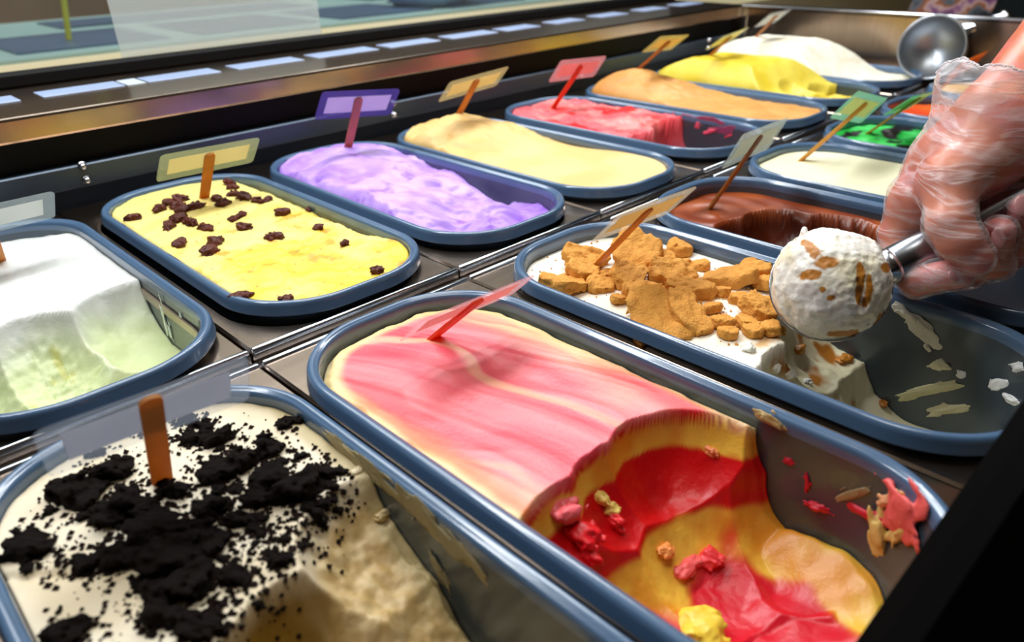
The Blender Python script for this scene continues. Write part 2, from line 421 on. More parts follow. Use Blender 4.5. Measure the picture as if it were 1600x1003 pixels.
# ------------------------------------------------------------------ ice cream surfaces (height z above the plate, from local u, v)
def carve(h, U, V, L, wob=.0, seed=0, fr=90):
    if wob: 
        U = U + wob * fbm(U, V, h * 0, fr, 3, seed); V = V + wob * fbm(U, V, h * 0 + 4, fr, 3, seed + 5)
    for c in L:
        u, v, z, R = c[:4]; sx, sy = (c[4], c[5]) if len(c) > 4 else (1, 1)
        d2 = ((U - u) / sx) ** 2 + ((V - v) / sy) ** 2
        zc = np.where(d2 < R * R, z - np.sqrt(np.maximum(R * R - d2, 0)), 9)
        h = np.minimum(h, zc)
    return h
def edgefall(h, U, V, lo=.004, k=1.2):
    d = np.maximum(-rrsdf(U, V, INW, INL, INR), 0)
    return np.minimum(h, lo + k * np.sqrt(d * .03))
def bump(U, V, u, v, su, sv, a): return a * np.exp(-((U - u) / su) ** 2 - ((V - v) / sv) ** 2)
H = {}; C = {}
def reg(k):
    def f(fn): (H if fn.__name__.startswith('h_') else C)[k] = fn; return fn
    return f

@reg('white')
def h_(U, V):
    h = .0045 + .0016 * fbm(U, V, 0, 30, 4, 1) + .0008 * fbm(U * 3, V, 0, 60, 2, 2) - .004 * sstep(.12, .17, V)
    h = carve(h, U, V, [(.052, -.070, .022, .060, .75, 1.0), (-.012, -.085, .028, .068, .75, 1.05), (-.058, -.09, .026, .075, .6, 1.1), (.02, -.13, .012, .055), (.05, -.135, .006, .052), (-.05, -.14, .010, .06)], .0035, 3, 60)
    s = sstep(.0, -.02, h); band = np.exp(-((U + .012) / .022) ** 2)
    h = h + s * (.0034 * band + .0005) * fbm(U, V, 0, 260, 3, 9)
    return np.maximum(h, -.055)
@reg('white')
def c_(U, V, h, Z):
    low = sstep(.003, -.030, h + .006 * fbm(U, V, 0, 40, 3, 4))
    c = mixc(A('#dddfdc'), A('#cdd8a2'), low)
    f = sstep(.25, .6, fbm(U, V, 0, 110, 3, 8)) * low * np.exp(-((U + .01) / .03) ** 2)
    return mixc(c, A('#bdb83a'), f * .7)

@reg('raisin')
def h_(U, V):
    r = sstep(.05, -.05, V - U * .6)
    h = .0075 + .003 * fbm(U, V, 0, 16, 3, 21) + .0026 * r * fbm(U, V, 0, 120, 4, 23) + .0016 * fbm(U + .6 * V, V, 0, 45, 3, 24) + bump(U, V, 0, .09, .08, .07, .004)
    h -= .0018 * np.exp(-((V - .03 - .5 * U) / .004) ** 2) + .0014 * np.exp(-((V - .07 - .35 * U) / .003) ** 2)
    h -= .009 * sstep(.055, .071, U) * sstep(-.13, -.05, V)
    return edgefall(h + .002, U, V, .0065, .5)
@reg('raisin')
def c_(U, V, h, Z):
    c = mixc(A('#f3e184'), A('#efce40'), sstep(-.3, .5, fbm(U, V, 0, 30, 4, 25) + (-V - .02) * 4))
    f = sstep(.22, .5, fbm(U, V, 0, 70, 4, 27)) * sstep(.07, -.02, V - U * .5)
    c = mixc(c, A('#e8960c'), f * .8)
    return mixc(c, A('#5a4a10'), sstep(.55, .7, fbm(U, V, 0, 260, 2, 28)) * .6)

@reg('purple')
def h_(U, V):
    h = .010 + bump(U, V, -.005, .085, .075, .075, .014) + bump(U, V, -.02, -.02, .06, .07, .008)
    w = fbm(U, V, 0, 14, 2, 33) * .02
    h += .0080 * fbm(U + w, V * .8, 0, 20, 2, 31) + .0080 * np.abs(fbm(U * .8 + V * .5, V * .7 + w, 0, 34, 2, 35)) + .0035 * np.abs(fbm(U + .5 * V, V + w, 0, 75, 2, 36)) - .003
    h -= .013 * sstep(-.02, -.11, V - .4 * U) + .016 * np.exp(-((U - .064) / .016) ** 2 - ((V + .065) / .035) ** 2) + .012 * np.exp(-((U - .05) / .02) ** 2 - ((V + .125) / .02) ** 2)
    h -= .012 * np.exp(-((U - .068) / .012) ** 2 - ((V - .02) / .08) ** 2)
    return edgefall(h, U, V, .003, .95)
@reg('purple')
def c_(U, V, h, Z):
    f = sstep(-.35, .45, fbm(U, V, h, 42, 4, 38)); g = sstep(.35, .65, fbm(U + .3, V, h, 60, 3, 39))
    c = mixc(A('#cba8f3'), A('#b084e8'), f)
    c = mixc(c, A('#8a4fcf'), g * .75)
    return mixc(c, A('#8d4ad2'), sstep(-.05, -.14, V) * .5)

@reg('tan')
def h_(U, V):
    h = .0055 + bump(U, V, -.008, .112, .060, .062, .024) + bump(U, V, .02, .055, .05, .05, .007) + .0008 * fbm(U, V, 0, 20, 2, 41)
    m = sstep(.01, .06, V)
    h += m * (.0055 * fbm(U, V, 0, 30, 3, 43) + .0055 * np.abs(fbm(U + .4 * V, V, 0, 48, 2, 44)) - .002)
    h -= .006 * sstep(.050, .069, U) * sstep(-.1, .0, V)
    return edgefall(h + .0035, U, V, .0075, .9)
@reg('tan')
def c_(U, V, h, Z):
    c = mixc(A('#eccb8c'), A('#e2b468'), sstep(-.3, .4, fbm(U, V, 0, 26, 4, 45)) * .6 + .0)
    return mixc(c, A('#e2b768'), sstep(.0, .09, V) * (.55 + .3 * fbm(U, V, 0, 40, 3, 47)))

@reg('pink')
def h_(U, V):
    h = .0095 + .0055 * fbm(U, V, 0, 30, 3, 51) + .004 * np.abs(fbm(U, V, 0, 80, 2, 52)) + bump(U, V, 0, .04, .1, .08, .003)
    h = carve(h, U, V, [(-.03, -.112, .0, .062), (.035, -.10, .0, .064, .9, 1.1), (.0, -.16, .0, .07), (.05, -.15, -.01, .06), (-.05, -.16, -.01, .06)], .006, 53, 50)
    return np.maximum(edgefall(h, U, V, .002, .9), -.055)
@reg('pink')
def c_(U, V, h, Z):
    r = sstep(.10, .26, fbm(U * 1.3, V * .8, 0, 34, 3, 55)) * sstep(-.06, .0, V)
    r = np.maximum(r, np.exp(-((U - .01) / .02) ** 2 - ((V - .12) / .022) ** 2))
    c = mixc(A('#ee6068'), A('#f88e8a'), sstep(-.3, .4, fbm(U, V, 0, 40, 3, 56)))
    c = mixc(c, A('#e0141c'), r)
    return mixc(c, A('#8c4060'), sstep(-.012, -.035, h) * .85)  # scooped depths tinted towards the wall's purple-pink reflection

@reg('caramel')
def h_(U, V):
    h = .0070 + bump(U, V, -.01, .105, .062, .075, .030) + bump(U, V, .0, .03, .06, .06, .006)
    h += (.005 * fbm(U, V, 0, 32, 3, 61) + .005 * np.abs(fbm(U + .3 * V, V, 0, 44, 2, 64))) * sstep(-.04, .05, V) + .002 * fbm(U, V, 0, 60, 3, 62)
    h -= .008 * sstep(.052, .07, U + .006 * fbm(U, V, 0, 50, 2, 63)) * sstep(.06, .0, V)
    return edgefall(h + .003, U, V, .007, .95)
@reg('caramel')
def c_(U, V, h, Z): return mixc(A('#dfa75e'), A('#cb8638'), sstep(-.35, .4, fbm(U, V, 0, 24, 4, 65)) * .6 + .4 * sstep(0, .1, V))

@reg('yellow')
def h_(U, V):
    h = .008 + .036 * sstep(-.075, -.01, V + .25 * U) * np.exp(-np.maximum(V - .09, 0) ** 2 / .004) - .004 * sstep(-.11, -.14, V) + .0035 * fbm(U, V, 0, 30, 3, 71)
    h = carve(h, U, V, [(-.02, -.075, .028, .030), (.03, -.105, .016, .034), (-.03, -.125, .014, .032), (.05, -.13, .0, .04)], .004, 73, 60)
    return np.maximum(edgefall(h, U, V, .006, 1.35), -.035)
@reg('yellow')
def c_(U, V, h, Z):
    c = mixc(A('#eeda58'), A('#e4c92e'), sstep(-.3, .4, fbm(U, V, 0, 25, 3, 75)))
    return mixc(c, A('#dcc41a'), sstep(.004, -.012, h) * .7)

@reg('mound')
def h_(U, V):
    h = .004 + .050 * sstep(-.095, .02, V + .2 * U) * np.exp(-np.maximum(V - .105, 0) ** 2 / .006) + .002 * fbm(U, V, 0, 60, 3, 81)
    return edgefall(h, U, V, .006, 1.75)
@reg('mound')
def c_(U, V, h, Z): return mixc(A('#f5efdc'), A('#e9dcc0'), sstep(-.1, .5, fbm(U, V, h, 40, 4, 83)) * .7)

@reg('cookie')
def h_(U, V):
    h = .0065 + .0022 * fbm(U, V, 0, 22, 3, 91) + .0006 * fbm(U, V, 0, 120, 2, 92)
    h -= .0025 * np.exp(-((V - .06 + .9 * U + .02) / .003) ** 2) * sstep(-.03, -.06, U)
    h0 = h
    h = carve(h, U, V, [(.055, .000, .036, .060, .75, 1.0), (.060, -.050, .022, .066, .7, 1.0), (.004, -.030, .014, .052, 1.0, .95), (-.03, -.10, .010, .065), (.02, -.12, -.004, .062), (.06, -.12, .0, .066)], .004, 93, 55)
    rough = sstep(.002, .008, h0 - h) * sstep(.010, .030, U + .012 * fbm(U, V, 0, 40, 2, 97))
    h = h + rough * (.0028 * fbm(U, V, 0, 170, 4, 95) + .0014 * np.abs(fbm(U, V, 0, 90, 2, 96)))
    h -= .010 * sstep(.0665, .0685, U + .002 * fbm(U, V, 0, 60, 2, 99)) * sstep(.04, -.02, V)
    return np.maximum(h, -.062)
@reg('cookie')
def c_(U, V, h, Z):
    s = sstep(.003, -.007, h + .003 * fbm(U, V, 0, 60, 3, 94))
    c = mixc(A('#e6dac0'), A('#d6c5a2'), sstep(-.2, .5, fbm(U, V, 0, 35, 3, 98)))
    c = mixc(c, mixc(A('#b99a62'), A('#cdb483'), sstep(-.4, .4, fbm(U, V, 0, 200, 3, 90))), s)
    c = mixc(c, A('#8d6a1c'), s * sstep(.022, .004, U + .006 * fbm(U, V, 0, 50, 2, 88)))
    return mixc(c, A('#b8a573'), sstep(.060, .066, U + .003 * fbm(U, V, 0, 60, 3, 89)) * .8)

SW = [(-.046, -.062, .014, .044), (-.006, -.062, .010, .046), (.022, -.058, .006, .044), (.052, -.100, .008, .040), (.066, -.125, .0, .044),
      (-.030, -.090, -.006, .050), (.010, -.095, -.012, .052), (.042, -.112, -.016, .046), (-.045, -.120, -.010, .052), (.0, -.140, -.014, .052), (.045, -.150, -.010, .046), (-.035, -.155, -.006, .05), (.0, -.17, .0, .05)]
@reg('swirl')
def h_(U, V):
    h = .0050 + .0012 * fbm(U, V, 0, 12, 3, 101) + bump(U, V, .0, .09, .05, .06, .003) - bump(U, V, .012, .070, .020, .030, .0035)
    w = .025 * fbm(U, V, 0, 10, 2, 103)
    h += .0014 * fbm((U + .22 * V + .9 * (V - .05) ** 2 + w) * 2.4, V * .25, 0, 34, 3, 106)
    h0 = h
    h = carve(h, U, V, SW, .0030, 105, 45)
    d = sstep(.001, .008, h0 - h)
    h += d * .0012 * fbm(U, V, 0, 90, 3, 107)
    fl = -.062 + .012 * sstep(-.09, -.17, V) + .006 * fbm(U, V, 0, 28, 3, 109) + .014 * sstep(.035, .072, U) * sstep(-.06, -.1, V)
    h = np.maximum(h, fl)
    e = -rrsdf(U, V, INW, INL, INR)
    return h - .0035 * sstep(.006, .0, e + .003 * fbm(U, V, 0, 70, 2, 110))
@reg('swirl')
def c_(U, V, h, Z):
    pink, red, cream, yel, org = A('#f06a72'), A('#d4060f'), A('#f6d6a0'), A('#f6c64a'), A('#ef6a2a')
    wx = .030 * fbm(U, V, 0, 16, 3, 111)
    bend = U + .22 * V + .9 * (V - .05) ** 2 + wx
    s = fbm(bend * 2.6, V * .28, 0, 30, 3, 112)
    f = sstep(.05, .55, s) * .62 + sstep(.028, .062, U + .012 * fbm(U, V, 0, 30, 2, 122)) * sstep(-.06, .03, V) * .55
    c = mixc(A('#ee5566'), A('#f57c84'), sstep(-.4, .4, fbm(bend * 2.2, V * .5, 0, 30, 3, 113)))
    c = mixc(c, A('#dc2c40'), sstep(.18, .5, fbm(bend * 2.4, V * .35, 3, 34, 3, 124)) * .65)
    c = mixc(c, cream, np.clip(f, 0, 1) * .8)
    e = -rrsdf(U, V, INW, INL, INR) + .004 * fbm(U, V, 0, 40, 3, 114)
    ring = sstep(.015, .007, e)
    left = sstep(-.050, -.062, U + .006 * fbm(U, V, 0, 40, 3, 115)) * sstep(.13, .09, V)
    c = mixc(c, A('#f2d69a'), ring)
    c = mixc(c, org, left * sstep(.004, .010, e) * .8)
    c = mixc(c, A('#ead7a2'), sstep(.0035, .0015, e) * sstep(-.02, .04, V))
    c = mixc(c, A('#d9202c'), sstep(.046, .060, U + .004 * fbm(U, V, 0, 50, 2, 119)) * sstep(.06, .0, V) * sstep(.0, .012, e))
    # the cut: red skin, then yellow and red layers with wavy borders, a red pool on the floor
    dep = -h + .0040 + .004 * fbm(U, V, h, 45, 3, 116)
    cut = np.where(dep < .0040, 0., np.where(dep < .0165, 1., np.where(dep < .036, 0., 1.)))
    cut = sstep(.0050, .0070, dep) * (1 - sstep(.017, .019, dep)) + sstep(.040, .043, dep) * (1 - sstep(.30, .4, dep))
    pool = sstep(1.15, .9, np.hypot((U - .010 - .25 * (V + .11)) / .036, (V + .118) / .046) + .30 * fbm(U, V, 0, 40, 3, 117))
    pool2 = sstep(1.1, .8, np.hypot((U + .040) / .020, (V + .090) / .024) + .3 * fbm(U, V, 0, 40, 3, 118))
    cut = cut * (1 - np.maximum(pool, pool2) * sstep(.034, .042, dep))
    cc = mixc(red, mixc(yel, A('#e8982a'), sstep(-.2, .5, fbm(U, V, h, 40, 3, 120))), cut)
    cc = mixc(cc, A('#d8142e'), pool * sstep(.03, .04, dep) * .8)
    return mixc(c, cc, sstep(.0015, -.0015, h))

@reg('biscuit')
def h_(U, V):
    h = .0015 + .0016 * fbm(U, V, 0, 30, 3, 121) + bump(U, V, 0, .05, .06, .09, .003) - .0035 * np.exp(-((U - .05) / .010) ** 2) * sstep(.13, .0, V)
    h0 = h
    h = carve(h, U, V, [(-.055, -.075, .010, .036), (-.028, -.082, .0, .046), (.022, -.062, .004, .044), (.055, -.060, .004, .046), (.0, -.115, -.010, .062), (.05, -.12, -.02, .062), (-.05, -.13, -.01, .06), (.0, -.165, -.02, .065), (.05, -.165, -.03, .06)], .0035, 123, 80)
    d = sstep(.001, .008, h0 - h)
    h += d * .0012 * fbm(U, V, 0, 120, 3, 125)
    return np.maximum(h, -.072 + .004 * fbm(U, V, 0, 30, 2, 126) + .018 * sstep(-.08, -.02, V + .5 * U))
@reg('biscuit')
def c_(U, V, h, Z):
    c = mixc(A('#f8f4ea'), A('#efe7d2'), sstep(-.2, .5, fbm(U, V, 0, 40, 3, 127)))
    s = sstep(-.004, -.012, h)
    c = mixc(c, A('#e6dcae'), s * .8)
    f = sstep(.18, .42, fbm(U, V, h, 48, 3, 129)) * s
    c = mixc(c, A('#b3701c'), f)
    g = sstep(.1, .4, fbm(U, V, 0, 70, 3, 128)) * (1 - s) * sstep(.055, .03, np.abs(U)) * sstep(.13, .1, V)
    return mixc(c, A('#d99a35'), g * .7)

@reg('choc')
def h_(U, V):
    h = .0005 + .0012 * fbm(U, V, 0, 20, 3, 131) + .0009 * np.sin(np.hypot(U + .01, V - .135) * 260) * np.exp(-np.hypot(U + .01, V - .135) / .05)
    h = carve(h, U, V, [(-.060, .075, .002, .032), (-.028, .080, .0, .034), (.010, .072, -.006, .036), (.022, .030, -.006, .040), (-.03, .03, -.01, .05), (.018, -.02, -.010, .044, .95, 1.2), (-.03, -.05, -.02, .06), (.020, -.085, -.02, .055), (.03, -.13, -.02, .06), (-.04, -.12, -.02, .06), (-.03, -.16, -.02, .06), (.05, -.15, -.02, .06)], .0022, 133, 60)
    h = h - .05 * sstep(.005, -.05, V) * sstep(.045, .06, U)
    return np.maximum(h, -.070)
@reg('choc')
def c_(U, V, h, Z):
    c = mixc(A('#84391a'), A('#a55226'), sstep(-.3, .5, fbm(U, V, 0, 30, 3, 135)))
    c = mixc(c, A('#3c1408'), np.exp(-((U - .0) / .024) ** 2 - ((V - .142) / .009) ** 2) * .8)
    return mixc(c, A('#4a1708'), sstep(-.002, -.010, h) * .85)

@reg('cream')
def h_(U, V): return edgefall(.0055 + .0008 * fbm(U, V, 0, 14, 2, 141) + bump(U, V, 0, .02, .08, .03, .0012), U, V, .0045, .5)
@reg('cream')
def c_(U, V, h, Z): return mixc(A('#f3efcc'), A('#e8e7b6'), sstep(-.3, .5, fbm(U, V, 0, 16, 3, 143)))

@reg('green')
def h_(U, V): return edgefall(.004 + .004 * fbm(U, V, 0, 40, 3, 151) + .003 * np.abs(fbm(U, V, 0, 55, 2, 152)), U, V, .001, .7)
@reg('green')
def c_(U, V, h, Z):
    f = sstep(.02, .16, fbm(U * .8, V * 1.4, 0, 42, 3, 153) - .08 * sstep(.10, .15, V))
    c = mixc(A('#12a838'), A('#46cf62'), sstep(-.3, .5, fbm(U, V, 0, 60, 3, 154)))
    return mixc(c, A('#150b07'), f)

@reg('orange')
def h_(U, V): return edgefall(.002 + .003 * fbm(U, V, 0, 30, 3, 161), U, V, .0, .6)
@reg('orange')
def c_(U, V, h, Z): return mixc(A('#f2661a'), A('#e2480a'), sstep(-.3, .4, fbm(U, V, 0, 30, 3, 163)))

@reg('nut')
def h_(U, V): return edgefall(.006 + .005 * fbm(U, V, 0, 24, 3, 171) + bump(U, V, 0, .12, .06, .05, .008), U, V, .001, .8)
@reg('nut')
def c_(U, V, h, Z): return mixc(A('#e4b878'), A('#b47a3a'), sstep(.0, .4, fbm(U, V, 0, 28, 3, 173)))

ICE = {'white': ('white ice cream with a scooped out front, at the left edge', .0016, .5), 'raisin': ('pale yellow ice cream dotted with raisins', .0016, .45), 'purple': ('purple ice cream with a lumpy surface', .0016, .38),
 'tan': ('smooth beige ice cream with a hump near its stick sign', .002, .5), 'pink': ('pink ice cream with red streaks, half scooped away', .002, .4), 'caramel': ('caramel coloured ice cream heaped near the pink tub', .0022, .5),
 'yellow': ('lemon yellow ice cream mound with scoop marks', .0022, .42), 'mound': ('tall white ice cream mound by the steel end wall', .0022, .6), 'cookie': ('cream coloured ice cream under black cookie crumbs', .0012, .5),
 'swirl': ('pink and yellow swirl ice cream with a deep scooped hollow', .0009, .36), 'biscuit': ('white ice cream with biscuit pieces, scooped out to the right', .0012, .45), 'choc': ('dark chocolate ice cream with scooped cliffs beside the hand', .0016, .28),
 'cream': ('flat pale cream ice cream left of the gloved hand', .0025, .45), 'green': ('bright green ice cream with dark chocolate ripples', .0022, .4), 'orange': ('bright orange ice cream behind the green one', .003, .4), 'nut': ('light brown ice cream in the far corner behind the forearm', .003, .5)}
ICEOBJ = {}
def icecream(k):
    lab, res, rough = ICE[k]
    cx, cy, z0 = T[k]
    hw, hl, r = INW - .0006, INL - .0006, INR - .0006
    us = np.linspace(-hw - res, hw + res, int(2 * hw / res) + 4); vs_ = np.linspace(-hl - res, hl + res, int(2 * hl / res) + 4)
    U, V = np.meshgrid(us, vs_, indexing='ij')
    d = rrsdf(U, V, hw, hl, r)
    e = 1e-5
    gx = (rrsdf(U + e, V, hw, hl, r) - d) / e; gy = (rrsdf(U, V + e, hw, hl, r) - d) / e
    out = d > -res * .45
    U = np.where(out, U - gx * d, U); V = np.where(out, V - gy * d, V)
    near = d < res * 1.05
    ni, nj = U.shape
    cell = (near[:-1, :-1] & near[1:, :-1] & near[:-1, 1:] & near[1:, 1:]) & ((~out[:-1, :-1]) | (~out[1:, :-1]) | (~out[:-1, 1:]) | (~out[1:, 1:]))
    I = np.arange(ni * nj).reshape(ni, nj)
    ii, jj = np.nonzero(cell)
    Q = np.stack([I[ii, jj], I[ii + 1, jj], I[ii + 1, jj + 1], I[ii, jj + 1]], 1)
    used = np.unique(Q); remap = -np.ones(ni * nj, int); remap[used] = np.arange(len(used)); Q = remap[Q]
    u, v = U.ravel()[used], V.ravel()[used]
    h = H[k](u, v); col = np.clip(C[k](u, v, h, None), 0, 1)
    s = taper(h)
    X = np.stack([u * s, v * s, h], 1)
    # side skirt down to the floor of the tub
    E = np.concatenate([Q[:, [0, 1]], Q[:, [1, 2]], Q[:, [2, 3]], Q[:, [3, 0]]])
    key = np.sort(E, 1); _, inv, cn = np.unique(key, axis=0, return_inverse=True, return_counts=True)
    be = E[cn[inv.ravel()] == 1]
    bv = np.unique(be); low = {int(b): len(X) + i for i, b in enumerate(bv)}
    zb = np.minimum(h[bv] - .004, -.0885); sb = taper(zb) * .985
    X = np.concatenate([X, np.stack([u[bv] * sb, v[bv] * sb, zb], 1), [[0, 0, -.0885]]]); col = np.concatenate([col, col[bv], col[:1]])
    F = Q.tolist() + [[b, a, low[a], low[b]] for a, b in be.tolist()] + [[low[b], low[a], len(X) - 1] for a, b in be.tolist()]
    m = mat('ice_cream_' + k, (.8, .8, .8), rough, attr=True, sss=.12, bump=(380, .22, .0012))
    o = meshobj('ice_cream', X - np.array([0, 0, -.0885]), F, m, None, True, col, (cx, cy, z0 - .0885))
    tag(o, lab, 'ice cream'); ICEOBJ[k] = o
    return o
for k in T: icecream(k)

def surfs(k, PX, PY):
    """points on the ice cream of a tub that pixels of the photograph show"""
    cx, cy, z0 = T[k]; PX = np.asarray(PX, float); PY = np.asarray(PY, float)
    D = np.stack([(PX - 800) / FPX, -(PY - 501.5) / FPX, -np.ones_like(PX)], 1) @ RC.T
    z = np.linspace(.045, -.075, 61); t = (z[None] - CAM[2]) / D[:, 2:3]
    x = CAM[0] + D[:, :1] * t; y = CAM[1] + D[:, 1:2] * t
    h = H[k](x - cx, y - cy) + z0
    ok = (z[None] <= h) & (rrsdf(x - cx, y - cy, INW, INL, INR) < .004)
    i = np.where(ok.any(1), ok.argmax(1), 30); i = np.clip(i, 1, 60); n = np.arange(len(PX))
    a = (z[i - 1] - h[n, i - 1]); b = (z[i] - h[n, i]); f = np.clip(a / np.where(np.abs(a - b) > 1e-9, a - b, 1), 0, 1)
    return np.stack([x[n, i - 1] + (x[n, i] - x[n, i - 1]) * f, y[n, i - 1] + (y[n, i] - y[n, i - 1]) * f, z[i - 1] + (z[i] - z[i - 1]) * f], 1)
def surf(k, px, py): return surfs(k, [px], [py])[0]

def wallpt(k, px, py):
    """point on the inner wall of a tub that a pixel shows, and the wall's inward normal"""
    cx, cy, z0 = T[k]; d = ray(px, py); z = np.linspace(.012, -.085, 300); t = (z + z0 - CAM[2]) / d[2]
    s_ = taper(z); x = (CAM[0] + d[0] * t - cx) / s_; y = (CAM[1] + d[1] * t - cy) / s_
    f = rrsdf(x, y, INW, INL, INR); i = np.nonzero(f > 0)[0]; i = i[0] if len(i) else 299
    e = 1e-4; n = -np.array([rrsdf(x[i] + e, y[i], INW, INL, INR) - f[i], rrsdf(x[i], y[i] + e, INW, INL, INR) - f[i], 0]) / e
    return np.array([x[i] * s_[i], y[i] * s_[i], z[i]]), n / np.linalg.norm(n)
SM = {'swirl': [(1412, 800, .015, .014, .0045, 0, '#e8605c'), (1398, 778, .008, .006, .003, 1, '#e0a070'), (1330, 770, .003, .012, .0012, -.7, '#a08a62'), (1275, 790, .008, .003, .002, .2, '#cf1830'), (1350, 800, .012, .004, .002, .1, '#d01c34'), (1232, 720, .003, .002, .001, 0, '#c21030'), (1262, 755, .002, .006, .001, .3, '#c21030'), (1205, 655, .009, .004, .002, -.2, '#b59a64'), (1372, 830, .006, .014, .003, .2, '#d8b86a'), (1410, 835, .005, .014, .003, -.4, '#d8b86a')],
      'biscuit': [(1440, 520, .016, .008, .0016, -.5, '#dcd8c4'), (1420, 490, .012, .004, .001, -.3, '#d8d6c8'), (1470, 570, .007, .005, .002, 0, '#e2dcb8'), (1450, 610, .004, .022, .0015, -.9, '#cfcaa0'), (1480, 640, .004, .020, .0015, -.9, '#d6d2b0'), (1560, 600, .009, .004, .001, .8, '#e4e8ea'), (1580, 625, .010, .003, .001, .3, '#e4e8ea'), (1502, 585, .003, .003, .001, 0, '#e4e8ea'), (1590, 575, .005, .003, .001, .5, '#e4e8ea')],
      'cookie': [(560, 722, .004, .030, .0008, 1.45, '#a99a70'), (610, 765, .006, .030, .0008, 1.4, '#a2946c'), (655, 800, .008, .022, .0008, 1.3, '#988c68'), (705, 850, .007, .020, .0008, 1.2, '#8d8464'), (745, 890, .004, .016, .0007, 1.0, '#9a8e68'), (690, 900, .004, .012, .0007, .6, '#857e62')],
      'white': [(258, 500, .003, .016, .0012, -.1, '#e4eceb'), (268, 520, .002, .012, .001, .1, '#dfe8e4'), (285, 500, .002, .006, .0008, .2, '#dfe8e4')],
      'pink': [(1100, 198, .045, .016, .0008, 0, '#96405e'), (1130, 205, .04, .012, .0008, 0, '#8a3a5c'), (1110, 205, .012, .003, .001, .4, '#e0506a'), (1140, 212, .010, .003, .001, .4, '#d83a50'), (1090, 195, .006, .004, .001, .2, '#d8506a')]}  # two widest patches: pink film plus the wall's purple-pink reflection put into colour
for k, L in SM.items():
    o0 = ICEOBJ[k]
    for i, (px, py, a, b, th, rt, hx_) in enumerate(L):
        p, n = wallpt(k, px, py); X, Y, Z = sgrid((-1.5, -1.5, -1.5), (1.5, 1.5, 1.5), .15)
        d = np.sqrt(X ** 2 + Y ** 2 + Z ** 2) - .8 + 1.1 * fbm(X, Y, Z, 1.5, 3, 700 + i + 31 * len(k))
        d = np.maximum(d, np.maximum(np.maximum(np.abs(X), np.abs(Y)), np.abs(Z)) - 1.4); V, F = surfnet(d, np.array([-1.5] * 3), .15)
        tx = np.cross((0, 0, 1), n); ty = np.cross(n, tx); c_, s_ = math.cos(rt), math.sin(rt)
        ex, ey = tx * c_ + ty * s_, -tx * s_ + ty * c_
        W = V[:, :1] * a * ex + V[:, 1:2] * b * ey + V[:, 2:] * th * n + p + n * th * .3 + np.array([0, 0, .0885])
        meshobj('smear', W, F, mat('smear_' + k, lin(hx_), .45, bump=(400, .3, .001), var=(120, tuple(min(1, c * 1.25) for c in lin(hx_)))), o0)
LUMP = {'swirl': [(882, 800, .010, .007, .006, '#f0626a'), (905, 832, .008, .010, .006, '#d81420'), (925, 865, .005, .007, .005, '#d81420'), (938, 778, .0035, .006, .003, '#efc868'), (955, 795, .004, .004, .003, '#efc868'), (960, 815, .003, .006, .004, '#e02028'), (1113, 705, .003, .006, .003, '#ef8a5a'), (1095, 985, .013, .011, .007, '#efc440'), (1040, 860, .005, .004, .003, '#f0904a'), (1110, 870, .006, .007, .004, '#ea3a40'), (1075, 885, .010, .006, .003, '#ee5a5a'), (1180, 660, .005, .004, .003, '#b59a5a')],
        'biscuit': [(1170, 545, .006, .005, .004, '#f2ecd8'), (1215, 575, .004, .003, .003, '#f4eedc'), (1235, 585, .005, .003, .003, '#f4eedc'), (1262, 596, .004, .003, .002, '#f4f0e2'), (1222, 518, .004, .003, .003, '#c98a30'), (1250, 545, .006, .004, .003, '#c07c22'), (1320, 560, .007, .005, .003, '#b8741e'), (1380, 630, .004, .003, .002, '#a8641a')],
        'cookie': [(560, 735, .004, .003, .002, '#d8c8a4'), (600, 805, .005, .003, .003, '#cbb486')]}
for k, L in LUMP.items():
    o0 = ICEOBJ[k]; cx, cy, z0 = T[k]
    for i, (px, py, a, b, th, hx_) in enumerate(L):
        p = surf(k, px, py); X, Y, Z = sgrid((-1.5, -1.5, -1.5), (1.5, 1.5, 1.5), .13)
        d = np.sqrt(X ** 2 + Y ** 2 + Z ** 2) - .95 + .75 * fbm(X, Y, Z, 1.4, 4, 800 + i + 13 * len(k))
        d = np.maximum(d, np.maximum(np.maximum(np.abs(X), np.abs(Y)), np.abs(Z)) - 1.4); V, F = surfnet(d, np.array([-1.5] * 3), .13)
        an = rng.uniform(0, 3); c_, s_ = math.cos(an), math.sin(an)
        W = np.stack([(V[:, 0] * c_ - V[:, 1] * s_) * a, (V[:, 0] * s_ + V[:, 1] * c_) * b, V[:, 2] * th], 1) + p - np.array([cx, cy, z0 - .0885])
        meshobj('lump', W, F, mat('lump_' + k, lin(hx_), .4, bump=(400, .3, .001), var=(150, tuple(min(1, c * 1.3) for c in lin(hx_))), sss=.1), o0)
